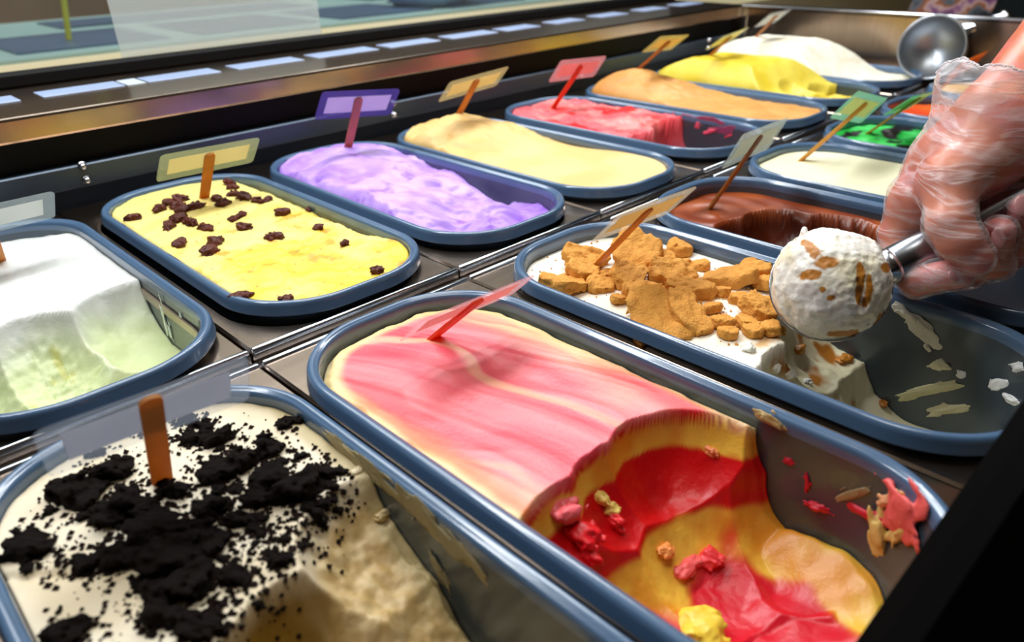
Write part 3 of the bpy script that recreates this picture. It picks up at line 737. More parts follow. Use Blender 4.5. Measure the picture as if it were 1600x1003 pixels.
# ------------------------------------------------------------------ flavour signs on sticks
SG = {'white': [[-.0737, .2844, .004], [-.0790, .2370, .0570], .02, .0932, .0362, .0109, .0, .0016], 'raisin': [[0.1022, 0.2919, 0.007], [0.0999, 0.2446, 0.0638], 0.0255, 0.092, 0.0353, 0.0096, -0.0272, 0.0008],
 'purple': [[0.2819, 0.3104, 0.022], [0.2788, 0.2717, 0.0816], -0.0487, 0.0938, 0.0361, 0.0101, -0.1062, 0.0016], 'tan': [[0.4402, 0.3059, 0.028], [0.4302, 0.2536, 0.0807], 0.0129, 0.0946, 0.0355, 0.01, 0.0524, 0.0005],
 'pink': [[0.6201, 0.3082, 0.01], [0.6298, 0.2646, 0.071], 0.0012, 0.0949, 0.0356, 0.0076, -0.0572, -0.0004], 'caramel': [[0.7934, 0.296, 0.038], [0.7947, 0.2388, 0.0861], 0.1441, 0.0949, 0.0357, 0.0074, -0.0848, 0.0003],
 'yellow': [[0.9783, 0.2806, 0.042], [0.9418, 0.2261, 0.0778], 0.1028, 0.095, 0.0359, 0.0092, 0.0455, 0.0], 'mound': [[1.1402, 0.2901, 0.052], [1.1082, 0.2382, 0.0943], 0.1076, 0.0949, 0.0353, 0.0105, -0.0103, -0.0003],
 'cookie': [[-0.0905, -0.0865, 0.002], [-0.0924, -0.1175, 0.0659], -0.0945, 0.0852, 0.035, 0.0153, 0.0112, 0.0003], 'swirl': [[0.0892, -0.0669, -0.003], [0.0922, -0.1168, 0.0433], -0.0437, 0.0872, 0.034, 0.0126, -0.0005, 0.0001],
 'biscuit': [[0.2485, -0.083, 0.01], [0.2388, -0.1297, 0.0632], 0.0324, 0.0939, 0.0346, 0.0078, -0.0586, 0.0024], 'choc': [[0.4359, -0.0636, 0.0], [0.4537, -0.0946, 0.0673], 0.0668, 0.095, 0.0355, 0.0082, -0.0239, 0.001],
 'cream': [[0.625, -0.0573, 0.0], [0.6537, -0.1061, 0.0648], 0.0251, 0.0951, 0.0361, 0.0083, -0.2334, 0.0001], 'green': [[0.7944, -0.0664, 0.004], [0.7767, -0.1184, 0.0528], 0.0665, 0.0949, 0.0354, 0.0145, -0.0969, -0.001],
 'orange': [[1.0532, -0.0482, 0.004], [1.1033, -0.0806, 0.0519], -0.0486, 0.0945, 0.0333, 0.0132, 0.0521, -0.0005]}
# sleeve colour, paper colour, stick colour, label
SC = {'white': ('#b9c6c8', '#e6e8e4', '#cf9c63', 'clear sleeve sign on a stick in the white ice cream at the left edge'),
 'raisin': ('#c9cf9a', '#f0e6bc', '#c8862b', 'pale yellow sleeve sign on a stick in the raisin ice cream'),
 'purple': ('#5a4a9c', '#e3d4f4', '#c77a70', 'purple bordered sign on a stick in the purple ice cream'),
 'tan': ('#d8c48c', '#ecd9a4', '#c8811f', 'beige sign on a stick in the beige ice cream'),
 'pink': ('#f0a8ac', '#f9c0bc', '#d84c12', 'red tinted sign on a stick in the half empty pink ice cream'),
 'caramel': ('#d8c06a', '#e8cf86', '#b87322', 'yellowish sign on a stick in the caramel ice cream'),
 'yellow': ('#d9cf7c', '#e6da8c', '#c0801c', 'slanted yellowish sign on a stick in the lemon yellow mound'),
 'mound': ('#c9c7bd', '#e4e2d8', '#c08440', 'white sign on a stick in the tall white mound'),
 'cookie': ('#b4c0d2', '#cfd2dc', '#c98a3c', 'large clear sleeve sign on a stick among black cookie crumbs'),
 'swirl': ('#f4b8bc', '#fac8c4', '#e0561c', 'pink sign on an orange stick in the pink and yellow swirl'),
 'biscuit': ('#d8c9ac', '#e6c98c', '#c98527', 'cream sign on a stick among the broken biscuits'),
 'choc': ('#bfc9bd', '#d8dccb', '#a5691f', 'pale sign on a stick in the dark chocolate ice cream'),
 'cream': ('#8fc9a8', '#d8dca0', '#d0a044', 'light green bordered sign on a long stick in the cream ice cream'),
 'green': ('#6cc07c', '#a9d79a', '#b98f34', 'green sign seen edge on in the bright green ice cream'),
 'orange': ('#d8752c', '#e88c3c', '#cc6a1c', 'orange sign seen edge on, beside the forearm')}
def pale(c, f): return tuple(x + (1 - x) * f for x in c)
for k, (B, Tp, yaw, w, hh, off, roll, dxx) in SG.items():
    B = np.array(B); Tp = np.array(Tp); s = Tp - B; L = np.linalg.norm(s); s = s / L
    hx = np.array([math.cos(yaw) * math.cos(roll), math.sin(yaw) * math.cos(roll), math.sin(roll)])
    up = s - hx * (s @ hx); up /= np.linalg.norm(up); nrm = np.cross(hx, up)
    if nrm @ (CAM - B) < 0: nrm = -nrm
    sl, pa, st, lab = SC[k]
    e = tag(empty('flavour_sign', tuple(B)), lab, 'sign', 'flavour signs on sticks')
    # the stick: flat, with a rounded top, its foot pushed into the ice cream
    sx = hx - s * (hx @ s); sx /= np.linalg.norm(sx); sn = np.cross(sx, s)
    hwid = .0047; ol = [(-hwid, -.022), (hwid, -.022)] + [(hwid * math.cos(a), L - hwid * .8 + hwid * .8 * math.sin(a)) for a in np.linspace(0, math.pi, 9)]
    V = []; th = .0010
    for q in (-th, th):
        for a, b in ol: V.append(sx * a + s * b + sn * q)
    n = len(ol); F = [tuple(range(n - 1, -1, -1)), tuple(range(n, 2 * n))] + [(i, (i + 1) % n, n + (i + 1) % n, n + i) for i in range(n)]
    ms = glowthrough(mat('stick_' + k, tuple(min(1, x * 1.35 + .03) for x in lin(st)), .5, var=(70, tuple(x * .95 + .01 for x in lin(st)), (1, 1, 1))), .45)
    meshobj('stick', V, F, ms, e, False)
    # card: paper between two sheets of plastic, lying behind the stick
    c = s * (L - off) + hx * dxx - nrm * (th + .0012)
    def sheet(hw2, hh2, rad, t0, t1):
        o = rring(hw2, hh2, rad, 5); V = []
        for t in (t0, t1):
            for a, b in o:
                bend = .0016 * (a / hw2) ** 2 * (1 if k in ('biscuit', 'choc', 'swirl') else .4)
                V.append(c + hx * a + up * b + nrm * (t + bend))
        n = len(o); return V, [tuple(range(n - 1, -1, -1)), tuple(range(n, 2 * n))] + [(i, (i + 1) % n, n + (i + 1) % n, n + i) for i in range(n)]
    V, F = sheet(w / 2 - .0085, hh / 2 - .0075, .0006, -.00012, .00012)
    V2, F2 = V, F
    o_out, o_in = rring(w / 2, hh / 2, .0040, 5), rring(w / 2 - .0085, hh / 2 - .0075, .0006, 5); n = len(o_out); V = []
    for t in (-.0004, .0004):
        for oo in (o_out, o_in):
            for a, b in oo: V.append(c + hx * a + up * b + nrm * (t + .0016 * (a / (w / 2)) ** 2 * (1 if k in ('biscuit', 'choc', 'swirl') else .4)))
    F = [(i, (i + 1) % n, 2 * n + (i + 1) % n, 2 * n + i) for i in range(n)]
    for b0 in (0, 2 * n): F += [(b0 + i, b0 + (i + 1) % n, b0 + n + (i + 1) % n, b0 + n + i) for i in range(n)]
    F += [tuple(n + i for i in range(n)), tuple(3 * n + i for i in range(n))]
    op = {'purple': .62, 'pink': .34, 'cream': .45, 'green': .5, 'orange': .6, 'cookie': .16}.get(k, .24)
    wn = {'pink': .25, 'swirl': .30, 'orange': .5, 'green': .3}.get(k, .06)
    slv = meshobj('plastic_sleeve', V, F, film('sleeve_' + k, lin(sl), op, .12, thru=True), e, False)
    slv.data.materials.append(film('sleeve_window_' + k, lin(sl), wn, .12, thru=True))
    for f_ in slv.data.polygons[-2:]: f_.material_index = 1
    meshobj('paper_card', V2, F2, glowthrough(mat('card_' + k, pale(lin(pa), .12), .7, var=(40, tuple(x * .93 for x in lin(pa)))), .55), slv, False)

def ordn(i):
    n = i + 1; w = ['first', 'second', 'third', 'fourth', 'fifth', 'sixth', 'seventh', 'eighth', 'ninth', 'tenth', 'eleventh', 'twelfth']
    return w[i] if n <= 12 else '%d%s' % (n, 'th' if 10 < n % 100 < 20 else {1: 'st', 2: 'nd', 3: 'rd'}.get(n % 10, 'th'))
# ------------------------------------------------------------------ raisins
def blob(size, seed, rough=.25, fr=1.6, res=26, cuts=()):
    """a lump of unit size cut and roughened"""
    X, Y, Z = sgrid((-1.35,) * 3, (1.35,) * 3, 2.7 / res)
    d = np.sqrt(X ** 2 + Y ** 2 + Z ** 2) - 1
    for nx, ny, nz, o in cuts: d = np.maximum(d, X * nx + Y * ny + Z * nz - o)
    d = d + rough * fbm(X, Y, Z, fr, 3, seed)
    V, F = surfnet(d, np.array([-1.35] * 3), 2.7 / res)
    return V * np.asarray(size), F
M['raisin'] = mat('raisin_skin', lin('#34100a'), .36, bump=(500, 1.0, .002), var=(160, lin('#6e2810')), spec=.35)
rme = []
for i in range(5):
    V, F = blob((.0068, .0046, .0036), 200 + i, .62, 1.7, 20)
    o = meshobj('raisin', V, F, M['raisin']); rme.append(o.data); bpy.data.objects.remove(o)
def place(o, p, ez, scale, tilt=0):
    o.location = p; o.rotation_euler = (rng.uniform(-tilt, tilt), rng.uniform(-tilt, tilt), ez); o.scale = scale
RS = [(215, 345, 1.2), (370, 293, 1.2), (425, 255, 1.1), (495, 235, 1.25), (478, 272, 1.2), (500, 298, 1.1), (575, 280, 1.25), (700, 230, 1.0), (735, 262, 1.1), (775, 140, 1.1), (795, 167, 1.0), (800, 208, 1.0), (858, 222, 1.2), (935, 240, .9), (995, 243, .9), (1085, 312, 1.2), (845, 330, .9), (800, 352, .8), (862, 397, 1.1), (1038, 455, 1.2), (490, 493, 1.1), (695, 482, 1.3), (660, 537, 1.3), (640, 402, .95), (545, 367, 1.1), (480, 350, 1.3), (425, 395, 1.1), (850, 803, 1.2), (1100, 822, .9)]
RS = [(150 + (x + .01 * i) / 3.713, 250 + y / 3.713, s) for i, (x, y, s) in enumerate(RS)] + [(400 + x / 3.713, 200 + y / 3.713, s) for x, y, s in ((310, 480, .8), (360, 588, .9), (515, 677, .7), (700, 835, .8))]
for i, (px, py, s) in enumerate(RS):
    o = link(bpy.data.objects.new('raisin', rme[i % 5])); p = surf('raisin', px, py)
    place(o, p + [0, 0, .0012], rng.uniform(0, 6.28), (s * 1.0,) * 3, .3)
    tag(o, 'dark brown raisin, %s from the left on the pale yellow ice cream' % ordn(sorted(q[0] for q in RS).index(px)), 'raisin', 'raisins on the yellow ice cream')

# ------------------------------------------------------------------ broken biscuits
M['biscuit'] = mat('biscuit_crumb', lin('#eeae50'), .8, var=(220, lin('#c67e20')), bump=(620, .8, .0014))
BIS = [(600, 385, 230, 1.1, 'large broken biscuit piece tilted up beside the sign stick'), (360, 412, 215, .8, ''), (345, 478, 150, 1, ''), (250, 515, 215, 1.1, 'flat biscuit piece nearest the left end of the tub rim'), (430, 528, 130, .9, ''),
 (575, 492, 185, 1, ''), (785, 470, 235, .8, 'oval biscuit piece in the middle of the pile'), (750, 408, 95, 1, ''), (825, 350, 125, 1.1, 'square biscuit piece alone near the far rim'), (920, 432, 85, 1, ''), (660, 560, 220, .8, ''), (520, 598, 75, 1, ''),
 (870, 552, 215, .75, ''), (1070, 492, 240, .75, 'long oval biscuit piece towards the ice cream ball'), (1190, 455, 150, .8, ''), (1235, 515, 125, 1, ''), (700, 685, 320, 1.25, 'largest flat biscuit piece against the near rim'), (862, 672, 195, 1.4, 'upright crumbly biscuit piece beside the largest flat one'), (975, 640, 95, 1, ''),
 (1030, 706, 115, .9, ''), (1062, 762, 110, .7, ''), (1140, 708, 95, 1, ''), (1200, 640, 175, 1, 'biscuit piece on the scooped edge under the ice cream ball'), (1180, 745, 100, 1.1, ''), (1268, 740, 110, 1, ''), (845, 420, 60, .7, ''), (560, 335, 140, .8, ''), (1120, 595, 120, .6, ''), (1010, 560, 110, .6, ''), (470, 480, 80, .8, '')]
for i, (x, y, w, asp, lab) in enumerate(BIS):
    px, py = 800 + x / 3.134, 280 + y / 3.134
    p = surf('biscuit', px, py + w * .02); dep = (p - CAM) @ -CZ
    rad = w / 3.134 * dep / FPX / 2
    cuts = []
    for q in range(rng.randint(2, 3)):
        a = rng.uniform(0, 6.28); cuts.append((math.cos(a), math.sin(a), rng.uniform(-.25, .25), rng.uniform(.6, .9)))
    th = max(.0030, min(.0046, rad * .42)) * rng.uniform(.9, 1.15)
    zcut = th / rad * 1.0
    cuts += [(0, 0, 1, zcut), (0, 0, -1, zcut)]
    V, F = blob((rad * 1.12, rad * 1.22 * asp, rad), 300 + i, .17, 3.6, 40 if rad > .012 else 26, cuts)
    o = meshobj('biscuit_piece', V, F, M['biscuit'])
    lift = {0: .010, 1: .004, 2: .004, 5: .003, 7: .004, 17: .003, 22: .003}.get(i, .001)
    tl = {0: (.45, -.25), 17: (.30, .2), 4: (.2, .2)}.get(i, (rng.uniform(-.3, .3), rng.uniform(-.3, .3)))
    o.location = p + [0, 0, th * .55 + lift]; o.rotation_euler = (tl[0], tl[1], math.radians(-44) + rng.uniform(-.4, .4))
    tag(o, lab or 'broken golden biscuit piece, %s from the left among the %d biscuits' % (ordn(sorted(q[0] for q in BIS).index(x)), len(BIS)), 'biscuit', 'broken biscuits on the white ice cream')
def crumbs(name, pts, m, label, cat, parent=None, k=1.0):
    """tiny crumbs nobody could count: one object"""
    V = []; F = []
    ico = np.array([(1, 0, 0), (-1, 0, 0), (0, 1, 0), (0, -1, 0), (0, 0, 1), (0, 0, -1)], float)
    tri = [(0, 2, 4), (2, 1, 4), (1, 3, 4), (3, 0, 4), (2, 0, 5), (1, 2, 5), (3, 1, 5), (0, 3, 5)]
    c0 = np.mean([p for p, r in pts], 0)
    for p, r in pts:
        n = len(V); q = ico * (np.array([rng.uniform(.6, 1.3) for _ in range(18)]).reshape(6, 3)) * r
        V += (q + p - c0).tolist(); F += [(a + n, b + n, c + n) for a, b, c in tri]
    o = meshobj(name, V, F, m, parent, False, loc=c0)
    o['kind'] = 'stuff'
    if label: tag(o, label, cat)
    return o
pts = []
for i in range(420):
    x = rng.gauss(800, 300); y = 520 + (x - 750) * .22 + rng.gauss(0, 85)
    px, py = 800 + x / 3.134, 280 + y / 3.134
    if not (830 < px < 1225): continue
    pts.append((px, py))
pts = [(p + [0, 0, .0004], rng.uniform(.0004, .0014)) for p in surfs('biscuit', *zip(*pts))]
crumbs('biscuit_crumbs', pts, M['biscuit'], 'tiny golden biscuit crumbs scattered on the white ice cream', 'crumbs')

# ------------------------------------------------------------------ black cookie chunks and crumbs
M['cookie'] = mat('black_cookie', lin('#150c09'), .85, var=(120, lin('#2c1a12')), bump=(500, 1.0, .0025), spec=.2)
EL = [(130, 775, 85, 42), (45, 862, 44, 32), (215, 822, 95, 30), (250, 868, 130, 34), (300, 905, 90, 26), (120, 885, 45, 20), (325, 688, 60, 22), (400, 745, 70, 34), (470, 765, 62, 32), (350, 790, 55, 32), (430, 720, 45, 20), (255, 935, 70, 26), (300, 980, 90, 26), (110, 990, 45, 22), (170, 720, 55, 30), (230, 770, 60, 30), (490, 800, 45, 22), (385, 818, 30, 14), (440, 850, 60, 20), (380, 880, 60, 24), (340, 940, 70, 26), (455, 660, 14, 9), (300, 660, 40, 12), (520, 745, 26, 16)]
big = [(45, 862, 84, .85, 'large black cookie chunk lying apart at the left rim'), (135, 780, 86, .8, ''), (100, 770, 60, .8, ''), (185, 740, 72, .7, 'black cookie chunk just under the clear sleeve sign'), (215, 800, 90, .7, ''), (175, 810, 70, .8, ''), (245, 838, 120, .7, 'longest black cookie chunk in front of the sign stick'), (330, 855, 90, .7, ''), (270, 880, 120, .65, ''), (300, 918, 100, .8, ''), (200, 880, 80, .7, ''), (140, 885, 50, .8, ''), (340, 745, 74, .9, ''), (385, 725, 70, .8, 'black cookie chunk right of the sign stick'), (420, 755, 72, .9, ''), (470, 770, 96, .75, 'embossed black cookie chunk near the right rim'), (505, 745, 50, .8, ''), (340, 690, 60, .7, ''), (300, 690, 46, .7, ''), (425, 705, 60, .6, ''), (375, 818, 60, .5, 'small black cookie chunk alone on the white patch'), (110, 992, 76, .8, 'black cookie chunk at the bottom edge of the picture'), (260, 970, 80, .8, ''), (310, 985, 84, .7, ''), (400, 785, 60, .8, ''), (250, 925, 70, .8, ''), (365, 905, 60, .7, ''), (455, 660, 24, .8, 'small black cookie bit alone by the rim corner'), (490, 805, 50, .5, ''), (440, 880, 44, .7, ''), (330, 800, 70, .8, ''), (280, 770, 50, .8, '')]
cme = []
for i in range(6):
    cuts = []
    for q in range(5):
        a = rng.uniform(0, 6.28); cuts.append((math.cos(a), math.sin(a), rng.uniform(-.3, .3), rng.uniform(.5, .85)))
    cuts += [(.2, .1, 1, .55), (0, 0, -1, .5)]
    V, F = blob((1, 1, 1), 400 + i, .42, 2.6, 36, cuts); o = meshobj('cookie_chunk', V, F, M['cookie']); cme.append(o.data); bpy.data.objects.remove(o)
def chunk(px, py, w, asp, lab, i):
    p = surf('cookie', px, py); dep = (p - CAM) @ -CZ; r = w * dep / FPX / 2
    o = link(bpy.data.objects.new('cookie_chunk', cme[i % 6]))
    o.location = p + [0, 0, r * .22]; o.rotation_euler = (rng.uniform(-.3, .3), rng.uniform(-.3, .3), math.radians(-44) + rng.uniform(-.5, .5)); o.scale = (r * 1.25, r * 1.25 * asp, r * min(1.0, .011 / r))
    tag(o, lab or 'black cookie chunk in the thick of the crumbs on cream ice cream', 'cookie', 'black cookie chunks on the cream ice cream')
for i, (px, py, w, asp, lab) in enumerate(big): chunk(px, py, w * .74, asp, lab, i)
for i in range(120):
    cxp, cyp, rx, ry = EL[i % len(EL)]
    a = rng.uniform(0, 6.28); q = math.sqrt(rng.random())
    chunk(cxp + rx * q * math.cos(a), cyp + ry * q * math.sin(a), rng.uniform(9, 22), rng.uniform(.7, 1.1), '', i)
pts = []
for i in range(3400):
    cxp, cyp, rx, ry = EL[rng.randrange(len(EL))]
    px = cxp + rng.gauss(0, rx * .75) ; py = cyp + rng.gauss(0, ry * .85)
    if px < -40 or py > 1030: continue
    pts.append((px, py))
pts = [(p + [0, 0, .0003], rng.choice((.0004, .0006, .0009, .0013, .0018))) for p in surfs('cookie', *zip(*pts)) if rrsdf(p[0] - T['cookie'][0], p[1] - T['cookie'][1], INW - .006, INL - .006, INR) < 0]
crumbs('cookie_crumbs', pts, M['cookie'], 'fine black cookie crumbs sprinkled over the cream ice cream', 'crumbs')

# ------------------------------------------------------------------ the scoop and its ball
BC = K(1297, 443, .462); BR = .0348
nb_ = (-.30 * CX + .22 * CY + .93 * CZ); nb_ = nb_ / np.linalg.norm(nb_)      # the bowl opens this way
hA, hB = K(1384, 420, .474), K(1720, 250, .462)
hd = (hB - hA) / np.linalg.norm(hB - hA)
sc = tag(empty('ice_cream_scoop', tuple(BC - nb_ * .036)), 'polished steel ice cream scoop held over the biscuit tub', 'scoop')
so = BC - nb_ * .036
prof = []
for a in np.linspace(-90, 4, 16): prof.append((.0355 * math.cos(math.radians(a)), .0355 * math.sin(math.radians(a))))
prof += [(.0364, .0030), (.0364, .0036), (.0352, .0036)]
for a in np.linspace(3, -90, 16): prof.append((.0342 * math.cos(math.radians(a)), .0342 * math.sin(math.radians(a))))
V, F = lathe(prof, BC - nb_ * .007 - so, nb_, 56); meshobj('bowl', V, F, M['steel_clean'], sc)
V, F = lathe([(0, -.022), (.0075, -.022), (.0090, -.010), (.0112, -.001), (.0125, .0015), (.0125, .004), (.0118, .005), (.0118, .0055)], hA - so, hd, 40); meshobj('ferrule', V, F, M['steel_clean'], sc)
V, F = lathe([(.0118, .0048), (.0122, .0055), (.0124, .03), (.0122, .08), (.0120, .13), (.0112, .136), (.007, .139), (0, .1395)], hA - so, hd, 44); meshobj('handle', V, F, mat('scoop_handle_steel', lin('#9aa0a8'), .26, 1.0, bump=(300, .05, .0005)), sc)

X, Y, Z = sgrid((-.044,) * 3, (.044,) * 3, .00085)
bx_ = np.stack([X, Y, Z], -1) @ np.stack([CX, CY, CZ], 1)       # coordinates right, up, towards the viewer
bu, bv, bw = bx_[..., 0], bx_[..., 1], bx_[..., 2]
d = np.sqrt(X ** 2 + Y ** 2 + Z ** 2) - BR
nbm = np.abs(d) < .006; d[nbm] += .0022 * fbm(X[nbm], Y[nbm], Z[nbm], 60, 3, 501) + .0013 * fbm(X[nbm], Y[nbm], Z[nbm], 240, 3, 502)
skirt = np.hypot(np.hypot(bu, bv) - .0325, (bw - .002) * 1.2) - .0030 + .0024 * fbm(X, Y, Z, 150, 3, 503)
d = smin(d, np.where(bv < .01, skirt, np.maximum(skirt, .001)), .002)
for (u, v, rr_, dep) in ((.003, -.008, .0035, .003), (.006, -.015, .003, .003), (.002, -.002, .0025, .002), (-.011, -.011, .0022, .0022)):   # crevices in the face
    w = np.sqrt(max(BR ** 2 - u * u - v * v, 0)); d = np.maximum(d, -(np.sqrt((bu - u) ** 2 + ((bv - v) * .6) ** 2 + (bw - w - .0008) ** 2) - rr_ + .0012 * fbm(X, Y, Z, 200, 2, 504)))
d = smin(d, rcone(bu, bv, bw, (-.0195, .0265, .006), (-.0185, .0335, .006), .0032, .0016) + .001 * fbm(X, Y, Z, 250, 2, 505), .002)
V, F = surfnet(d, np.array([-.044] * 3), .00085)
vv = V @ np.stack([CX, CY, CZ], 1); f1 = fbm(V[:, 0], V[:, 1], V[:, 2], 75, 3, 507)
pat = np.zeros(len(V))
for (u, v, su, sv) in ((-.021, .022, .004, .008), (-.014, .011, .006, .004), (-.022, .004, .004, .003), (.003, .003, .0025, .009), (.003, -.006, .0022, .010), (.026, -.022, .007, .005), (-.012, -.010, .003, .002), (.021, .008, .005, .004), (.008, -.006, .002, .010), (.0, -.031, .014, .002), (-.017, -.005, .002, .002)):
    pat = np.maximum(pat, np.exp(-((vv[:, 0] - u) / su) ** 2 - ((vv[:, 1] - v) / sv) ** 2) * (vv[:, 2] > -.005))
col = mixc(mixc(A('#fbf8ee'), A('#f3ebcc'), sstep(-.2, .5, fbm(V[:, 0], V[:, 1], V[:, 2], 50, 3, 509))), A('#bd7a22'), sstep(.40, .62, pat * 1.05 + .5 * f1 + .35 * fbm(V[:, 0], V[:, 1], V[:, 2], 260, 3, 511)))
ball = meshobj('ice_cream_ball', V, F, mat('ball_ice_cream', rough=.5, attr=True, sss=.15, bump=(420, .35, .0012)), None, True, col, tuple(BC))
tag(ball, 'round ball of white ice cream with biscuit flecks in the scoop', 'ice cream ball')

# ------------------------------------------------------------------ forearm and gloved hand
def jt(*a): return K(a[0], a[1], a[2])
lo = np.array([9., 9, 9]); hi = -lo
palm = [((1566, 195, .470), (1790, -75, .505), .0285, .037), ((1566, 195, .470), (1492, 262, .482), .0275, .0265), ((1585, 240, .486), (1520, 292, .492), .024, .020),
        ((1492, 262, .482), (1432, 316, .487), .0255, .0165), ((1555, 232, .462), (1484, 284, .454), .0200, .0160), ((1500, 285, .488), (1560, 290, .500), .019, .018)]
fingers = [  # index, middle, ring, little, thumb: chains of joints with radii
 [((1432, 316, .487), .0158), ((1402, 366, .497), .0108), ((1406, 418, .492), .0100), ((1432, 437, .470), .0096), ((1497, 427, .4485), .0090)],
 [((1470, 296, .500), .0150), ((1478, 372, .512), .0110), ((1510, 424, .498), .0102), ((1553, 410, .462), .0096), ((1562, 362, .4455), .0088)],
 [((1520, 285, .505), .0145), ((1545, 365, .514), .0108), ((1580, 395, .496), .0100), ((1598, 370, .462), .0095), ((1600, 326, .4445), .0086)],
 [((1570, 280, .505), .0130), ((1610, 335, .510), .0095), ((1640, 355, .490), .0090), ((1648, 330, .462), .0085), ((1648, 292, .448), .0078)],
 [((1484, 284, .454), .0160), ((1484, 350, .4420), .0124), ((1500, 378, .4385), .0118), ((1523, 404, .4375), .0098)]]
allp = [jt(*a) for s in palm for a in s[:2]] + [jt(*j) for c in fingers for j, r in c]
lo = np.min(allp, 0) - .05; hi = np.max(allp, 0) + .05
hs = .0017
X, Y, Z = sgrid(lo, hi, hs)
d = None
for a, b, ra, rb in palm:
    q = rcone(X, Y, Z, jt(*a), jt(*b), ra, rb); d = q if d is None else smin(d, q, .014)
fd = None
for ch in fingers:
    c = None
    for (j0, r0), (j1, r1) in zip(ch[:-1], ch[1:]):
        q = rcone(X, Y, Z, jt(*j0), jt(*j1), r0, r1); c = q if c is None else smin(c, q, .004)
    fd = c if fd is None else smin(fd, c, .0012)
skin = smin(d, fd, .007)
# creases over the thumb joint and the web
def band(g, w, fn):                             # relief is only needed close to the surface
    m = np.abs(g) < w; g = g.copy(); g[m] += fn(X[m], Y[m], Z[m]); return g
V, F = surfnet(band(skin, .005, lambda x, y, z: .0003 * fbm(x, y, z, 120, 2, 601)), lo, hs)
person = tag(empty('person', tuple(jt(1566, 195, .47))), 'bare forearm and hand in a clear plastic glove gripping the scoop', 'person')
po = jt(1566, 195, .47)
vsk = V; c1 = fbm(V[:, 0], V[:, 1], V[:, 2], 38, 3, 603)
colr = mixc(mixc(A('#d67c50'), A('#c4623c'), sstep(-.4, .4, c1)), A('#d9787c'), sstep(.1, .5, fbm(V[:, 0], V[:, 1], V[:, 2], 60, 2, 604)) * .5)
tips = [jt(*ch[-1][0]) for ch in fingers]
for tp in tips: colr = mixc(colr, A('#c9667a'), np.exp(-(np.linalg.norm(V - tp, axis=1) / .013) ** 2) * .75)
M['skin2'] = mat('skin_tone', rough=.42, attr=True, sss=.22, sssr=(1, .35, .2), bump=(420, .10, .0008))
meshobj('hand_and_forearm', V - po, F, M['skin2'], person, True, colr)
# glove: a loose offset of the hand with folds, open at a flared cuff
cu0, cu1 = jt(1532, 238, .474), jt(1566, 148, .470)
g = smin(skin - .0012, rcone(X, Y, Z, cu0, cu1, .0300, .0400), .010)
g = band(g, .008, lambda x, y, z: -.0014 * fbm(x, y, z, 60, 2, 611) - .0024 * np.clip(.45 - np.abs(fbm(x, y, z * 2.2, 55, 2, 613)), 0, 1) - .0005 * fbm(x, y, z, 130, 2, 615))
V, F = surfnet(g, lo, hs)
q = (V - CAM) @ RC; px = 800 + FPX * q[:, 0] / -q[:, 2]; py = 501.5 - FPX * q[:, 1] / -q[:, 2]
rim_line = 150 + (px - 1470) * .20 + 5 * np.sin(px * .09) + 3 * np.sin(px * .21 + 1)
axis_c = (cu1 - cu0) / np.linalg.norm(cu1 - cu0)
tpos = (V - cu0) @ axis_c; ang = np.arctan2((V - cu0) @ CZ, (V - cu0) @ CX)
lim = np.linalg.norm(cu1 - cu0) * .98 + .0022 * np.sin(ang * 5 + 1) + .0012 * np.sin(ang * 11) - .26 * ((V - cu1) @ CX)
keep = tpos < lim
F = F[keep[F].all(1)]
us_ = np.unique(F); rm = -np.ones(len(V), int); rm[us_] = np.arange(len(us_))
cuffd = np.exp(-np.clip((lim - tpos)[us_], 0, 1) / .011)
gl = meshobj('glove', V[us_] - po, rm[F], film('glove_film', (.93, .90, .93), .12, .20, (22, .09, .34, (1.0, 1.0, 4.5), (.5, .6, .2)), attr=True), person, True, np.repeat(cuffd[:, None] * .45, 3, 1))
# the turned, thicker hem of the cuff
E = np.sort(np.concatenate([rm[F][:, [0, 1]], rm[F][:, [1, 2]], rm[F][:, [2, 3]], rm[F][:, [3, 0]]]), 1)
ue, cn = np.unique(E, axis=0, return_counts=True); be = ue[cn == 1]; VV = V[us_] - po
hv = []; hf = []
for a, b in be:
    A0, B0 = VV[a], VV[b]; x, y, ax = frame_to(B0 - A0 + 1e-9); n = len(hv)
    for c in (A0, B0):
        for kk in range(5): hv.append(c + (x * math.cos(kk * 1.2566) + y * math.sin(kk * 1.2566)) *  .0008)
    hf += [(n + kk, n + (kk + 1) % 5, n + 5 + (kk + 1) % 5, n + 5 + kk) for kk in range(5)]
meshobj('cuff_hem', hv, hf, film('hem_film', (.95, .93, .95), .5, .3), person)
# finger nails facing the viewer
for (a, b, dd, wx, wy, an) in ((1497, 429, .4405, .0056, .0042, .1), (1562, 372, .4375, .0046, .0070, 0), (1598, 322, .4365, .0046, .0068, .1), (1527, 408, .4290, .0001, .0001, 0)):
    if wx < .001: continue
    c = jt(a, b, dd) - po; V = []; F = []
    nx, ny = 12, 6
    for i in range(ny + 1):
        ph = math.pi / 2 * i / ny
        for j in range(nx):
            th = 2 * math.pi * j / nx; sx_, sy_ = math.cos(th) * math.sin(ph), math.sin(th) * math.sin(ph)
            ux, uy = math.cos(an) * CX + math.sin(an) * CY, -math.sin(an) * CX + math.cos(an) * CY
            V.append(c + ux * wx * sx_ + uy * wy * sy_ + CZ * (.0016 * math.cos(ph) - .0012))
    for i in range(ny):
        for j in range(nx): F.append((i * nx + j, i * nx + (j + 1) % nx, i * nx + nx + (j + 1) % nx, i * nx + nx + j))
    meshobj('fingernail', V, F, M.setdefault('nail', mat('nail', lin('#d79a9c'), .18, coat=.5)), person)

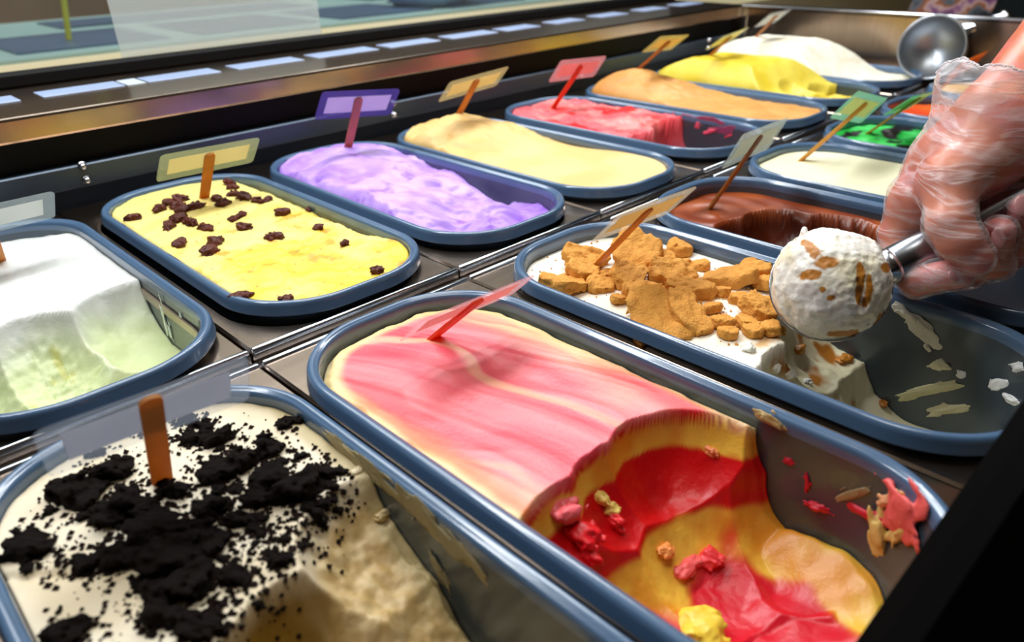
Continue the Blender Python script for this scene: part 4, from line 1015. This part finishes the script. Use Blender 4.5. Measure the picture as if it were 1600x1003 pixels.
# ------------------------------------------------------------------ things round the case
# paper price strips lying on the ledge
PT = [(-75, 176, 45, 162), (72, 153, 212, 138), (208, 135, 238, 131), (241, 130, 357, 114), (370, 107, 482, 94), (492, 89, 590, 76), (599, 72, 684, 62), (693, 58, 772, 49), (776, 46, 843, 40), (852, 35, 911, 30), (918, 25, 972, 20), (978, 15, 1030, 11), (1032, 7, 1081, 3)]
ys = [atz(a, b, .0945)[1] for a, b, c, d_ in PT]; ym = float(np.median(ys))
tagm = mat('strip_paper', lin('#b9cdf0'), .35, var=(20, lin('#a7bce6')), coat=.4)
tagw = mat('strip_paper_light', lin('#d2e4f4'), .35)
for i, (a, b, c, d_) in enumerate(PT):
    x0, x1 = atz(a, b, .0945)[0], atz(c, d_, .0945)[0]
    yl = ym
    zc = .0926 + (yl - .401) / .159 * .002
    o = MB().box(-(x1 - x0) / 2, (x1 - x0) / 2, -.018, .018, 0, .0008, .0003).obj('price_strip', tagw if i == 2 else tagm, loc=((x0 + x1) / 2, yl, zc))
    o.rotation_euler = (math.radians(.7), 0, 0)
    lab = 'small lighter paper tab between two blue strips on the ledge' if i == 2 else 'pale blue paper strip on the steel ledge, %s from the left' % ['first', 'second', '', 'third', 'fourth', 'fifth', 'sixth', 'seventh', 'eighth', 'ninth', 'tenth', 'eleventh', 'twelfth'][i]
    tag(o, lab, 'paper strip', 'paper strips on the ledge')
# sheet of film stuck on the glass
o = MB().box(-.135, .135, 0, .0006, 0, .30).obj('glass_sheet', film('sheet_film', (.80, .88, .84), .38, .4), loc=(.285, .5645, .111)); tag(o, 'translucent pale sheet stuck inside the front glass, upper left', 'sheet')

# the counter across the shop, seen through the glass
cnt = tag(empty('shop_counter', (1.0, 1.25, -1.0)), 'long cream and blue counter seen blurred through the front glass', 'counter')
CR = mat('counter_cream', lin('#f0dfb4'), .5, var=(3, lin('#cdbd92'))); TE = mat('counter_teal', lin('#9fbdb5'), .4, var=(4, lin('#86a8a6'))); PB = mat('counter_panel_blue', lin('#53708c'), .3, var=(3, lin('#394d66')))
def ctp(x0, x1, y0, y1, z0, z1, name, m): return MB().box(x0 - 1, x1 - 1, y0 - 1.25, y1 - 1.25, z0 + 1, z1 + 1).obj(name, m, cnt)
ctp(-2, 3.4, .72, 2.1, -1, .04, 'body', CR); ctp(-2, 3.4, 1.22, 2.02, .04, .046, 'top', TE)
for i in range(12): ctp(-1.24 + i * .36, -.95 + i * .36, 1.29, 1.60, .046, .05, 'panel', PB)
for i in range(5): ctp(-1.4 + i * .9, -.7 + i * .9, 1.72, 1.92, .046, .05, 'panel', PB)
o = MB().box(-1.9, 1.9, 0, .4, 0, .9).obj('back_shelf', mat('shelf_wood', lin('#6b5636'), .6, var=(5, lin('#3d3524'))), loc=(.0, 2.3, -1.0)); tag(o, 'brown shelf behind the blurred counter', 'shelf')
V, F = lathe([(0, 0), (.10, 0), (.125, .02), (.13, .10), (.12, .10), (.115, .03), (0, .02)], (0, 0, 0), (0, 0, 1), 40)
o = meshobj('round_bowl', V, F, mat('bowl_blue', lin('#7f9fc4'), .4), loc=(1.30, 1.42, .051)); tag(o, 'round pale blue bowl standing on the blurred counter', 'bowl')
V, F = lathe([(.006, 0), (.006, .30), (.004, .32), (0, .32)], (0, 0, 0), (.15, 0, 1), 12)
o = meshobj('yellow_straw', V, F, mat('straw_yellow', lin('#c9cf3a'), .4), loc=(.33, 1.42, .051)); tag(o, 'thin yellow straw standing upright behind the front glass', 'straw')

# near black frame of the server side, cutting the lower right corner
a, b = K(1376, 1030, .235), K(1660, 612, .262)
ax = (b - a) / np.linalg.norm(b - a); sd = np.cross(ax, CZ); sd /= np.linalg.norm(sd)
if sd @ CX < 0: sd = -sd
nz_ = np.cross(sd, ax); V = []
for t in (-.035, .42):
    for s_, w_ in ((0, -.004), (.002, .008), (.085, .008), (.087, -.004), (.085, -.018), (.002, -.018)): V.append(ax * t + sd * s_ + nz_ * w_ * (1 if nz_ @ CZ > 0 else -1))
F = [(i, (i + 1) % 6, 6 + (i + 1) % 6, 6 + i) for i in range(6)] + [tuple(range(5, -1, -1)), tuple(range(6, 12))]
o = meshobj('black_frame_bar', V, F, M['blackbar'], None, False, loc=tuple(a)); tag(o, 'matt black frame bar cutting across the lower right corner', 'frame bar')

# steel cup fixed on the far end wall
cc = atz(1455, 108, .0) ; cpos = K(1456, 74, (1.185 - CAM[0]) / ray(1456, 74)[0])
cax = CAM - cpos; cax /= np.linalg.norm(cax); cax = cax + np.array([-.1, .1, .1]); cax /= np.linalg.norm(cax)
cup = tag(empty('steel_cup', tuple(cpos)), 'round open steel cup hanging at the far end wall', 'cup')
V, F = lathe([(0, -.075), (.042, -.075), (.0455, -.07), (.047, 0), (.049, .002), (.049, .005), (.0465, .005), (.0455, 0), (.0435, -.040), (.0, -.042)], (0, 0, 0), cax, 48); meshobj('cup_body', V, F, mat('cup_steel', lin('#b4bcc4'), .34, .85), cup)
V, F = lathe([(0, 0), (.012, 0), (.012, .07), (.015, .072), (.015, .08), (0, .081)], .04 * CX + .03 * CY - .05 * cax, CX * .9 + CY * .25, 20); meshobj('hook_arm', V, F, M['steel_clean'], cup)

# flyer leaning behind the end wall
fl = K(1490, 8, 1.60); V = []
for t in (0, .004):
    for px_, py_ in ((1408, 42), (1538, 44), (1590, -70), (1462, -75)):
        V.append(K(px_, py_, 1.60) - CZ * t - fl)
def flyer():
    m = mat('flyer_print', lin('#7c6a5c'), .35); nt = m.node_tree; b_ = nt.nodes['Principled BSDF']
    tc = nt.nodes.new('ShaderNodeTexCoord'); n_ = nt.nodes.new('ShaderNodeTexNoise'); n_.inputs['Scale'].default_value = 22; n_.inputs['Detail'].default_value = 2
    r = nt.nodes.new('ShaderNodeValToRGB'); e = r.color_ramp
    cols = [(.30, '#1c2026'), (.43, '#6a7078'), (.50, '#a05a2c'), (.56, '#c9a9a4'), (.63, '#8c5a86'), (.72, '#2a3138')]
    e.elements[0].position = cols[0][0]; e.elements[0].color = (*lin(cols[0][1]), 1); e.elements[1].position = cols[-1][0]; e.elements[1].color = (*lin(cols[-1][1]), 1)
    for p_, c_ in cols[1:-1]: q_ = e.elements.new(p_); q_.color = (*lin(c_), 1)
    nt.links.new(tc.outputs['Object'], n_.inputs['Vector']); nt.links.new(n_.outputs['Fac'], r.inputs['Fac']); nt.links.new(r.outputs['Color'], b_.inputs['Base Color'])
    return m
o = meshobj('printed_flyer', V, [(3, 2, 1, 0), (4, 5, 6, 7)] + [(i, (i + 1) % 4, 4 + (i + 1) % 4, 4 + i) for i in range(4)], flyer(), None, False, loc=tuple(fl)); tag(o, 'colourful printed flyer leaning behind the far end wall', 'flyer')
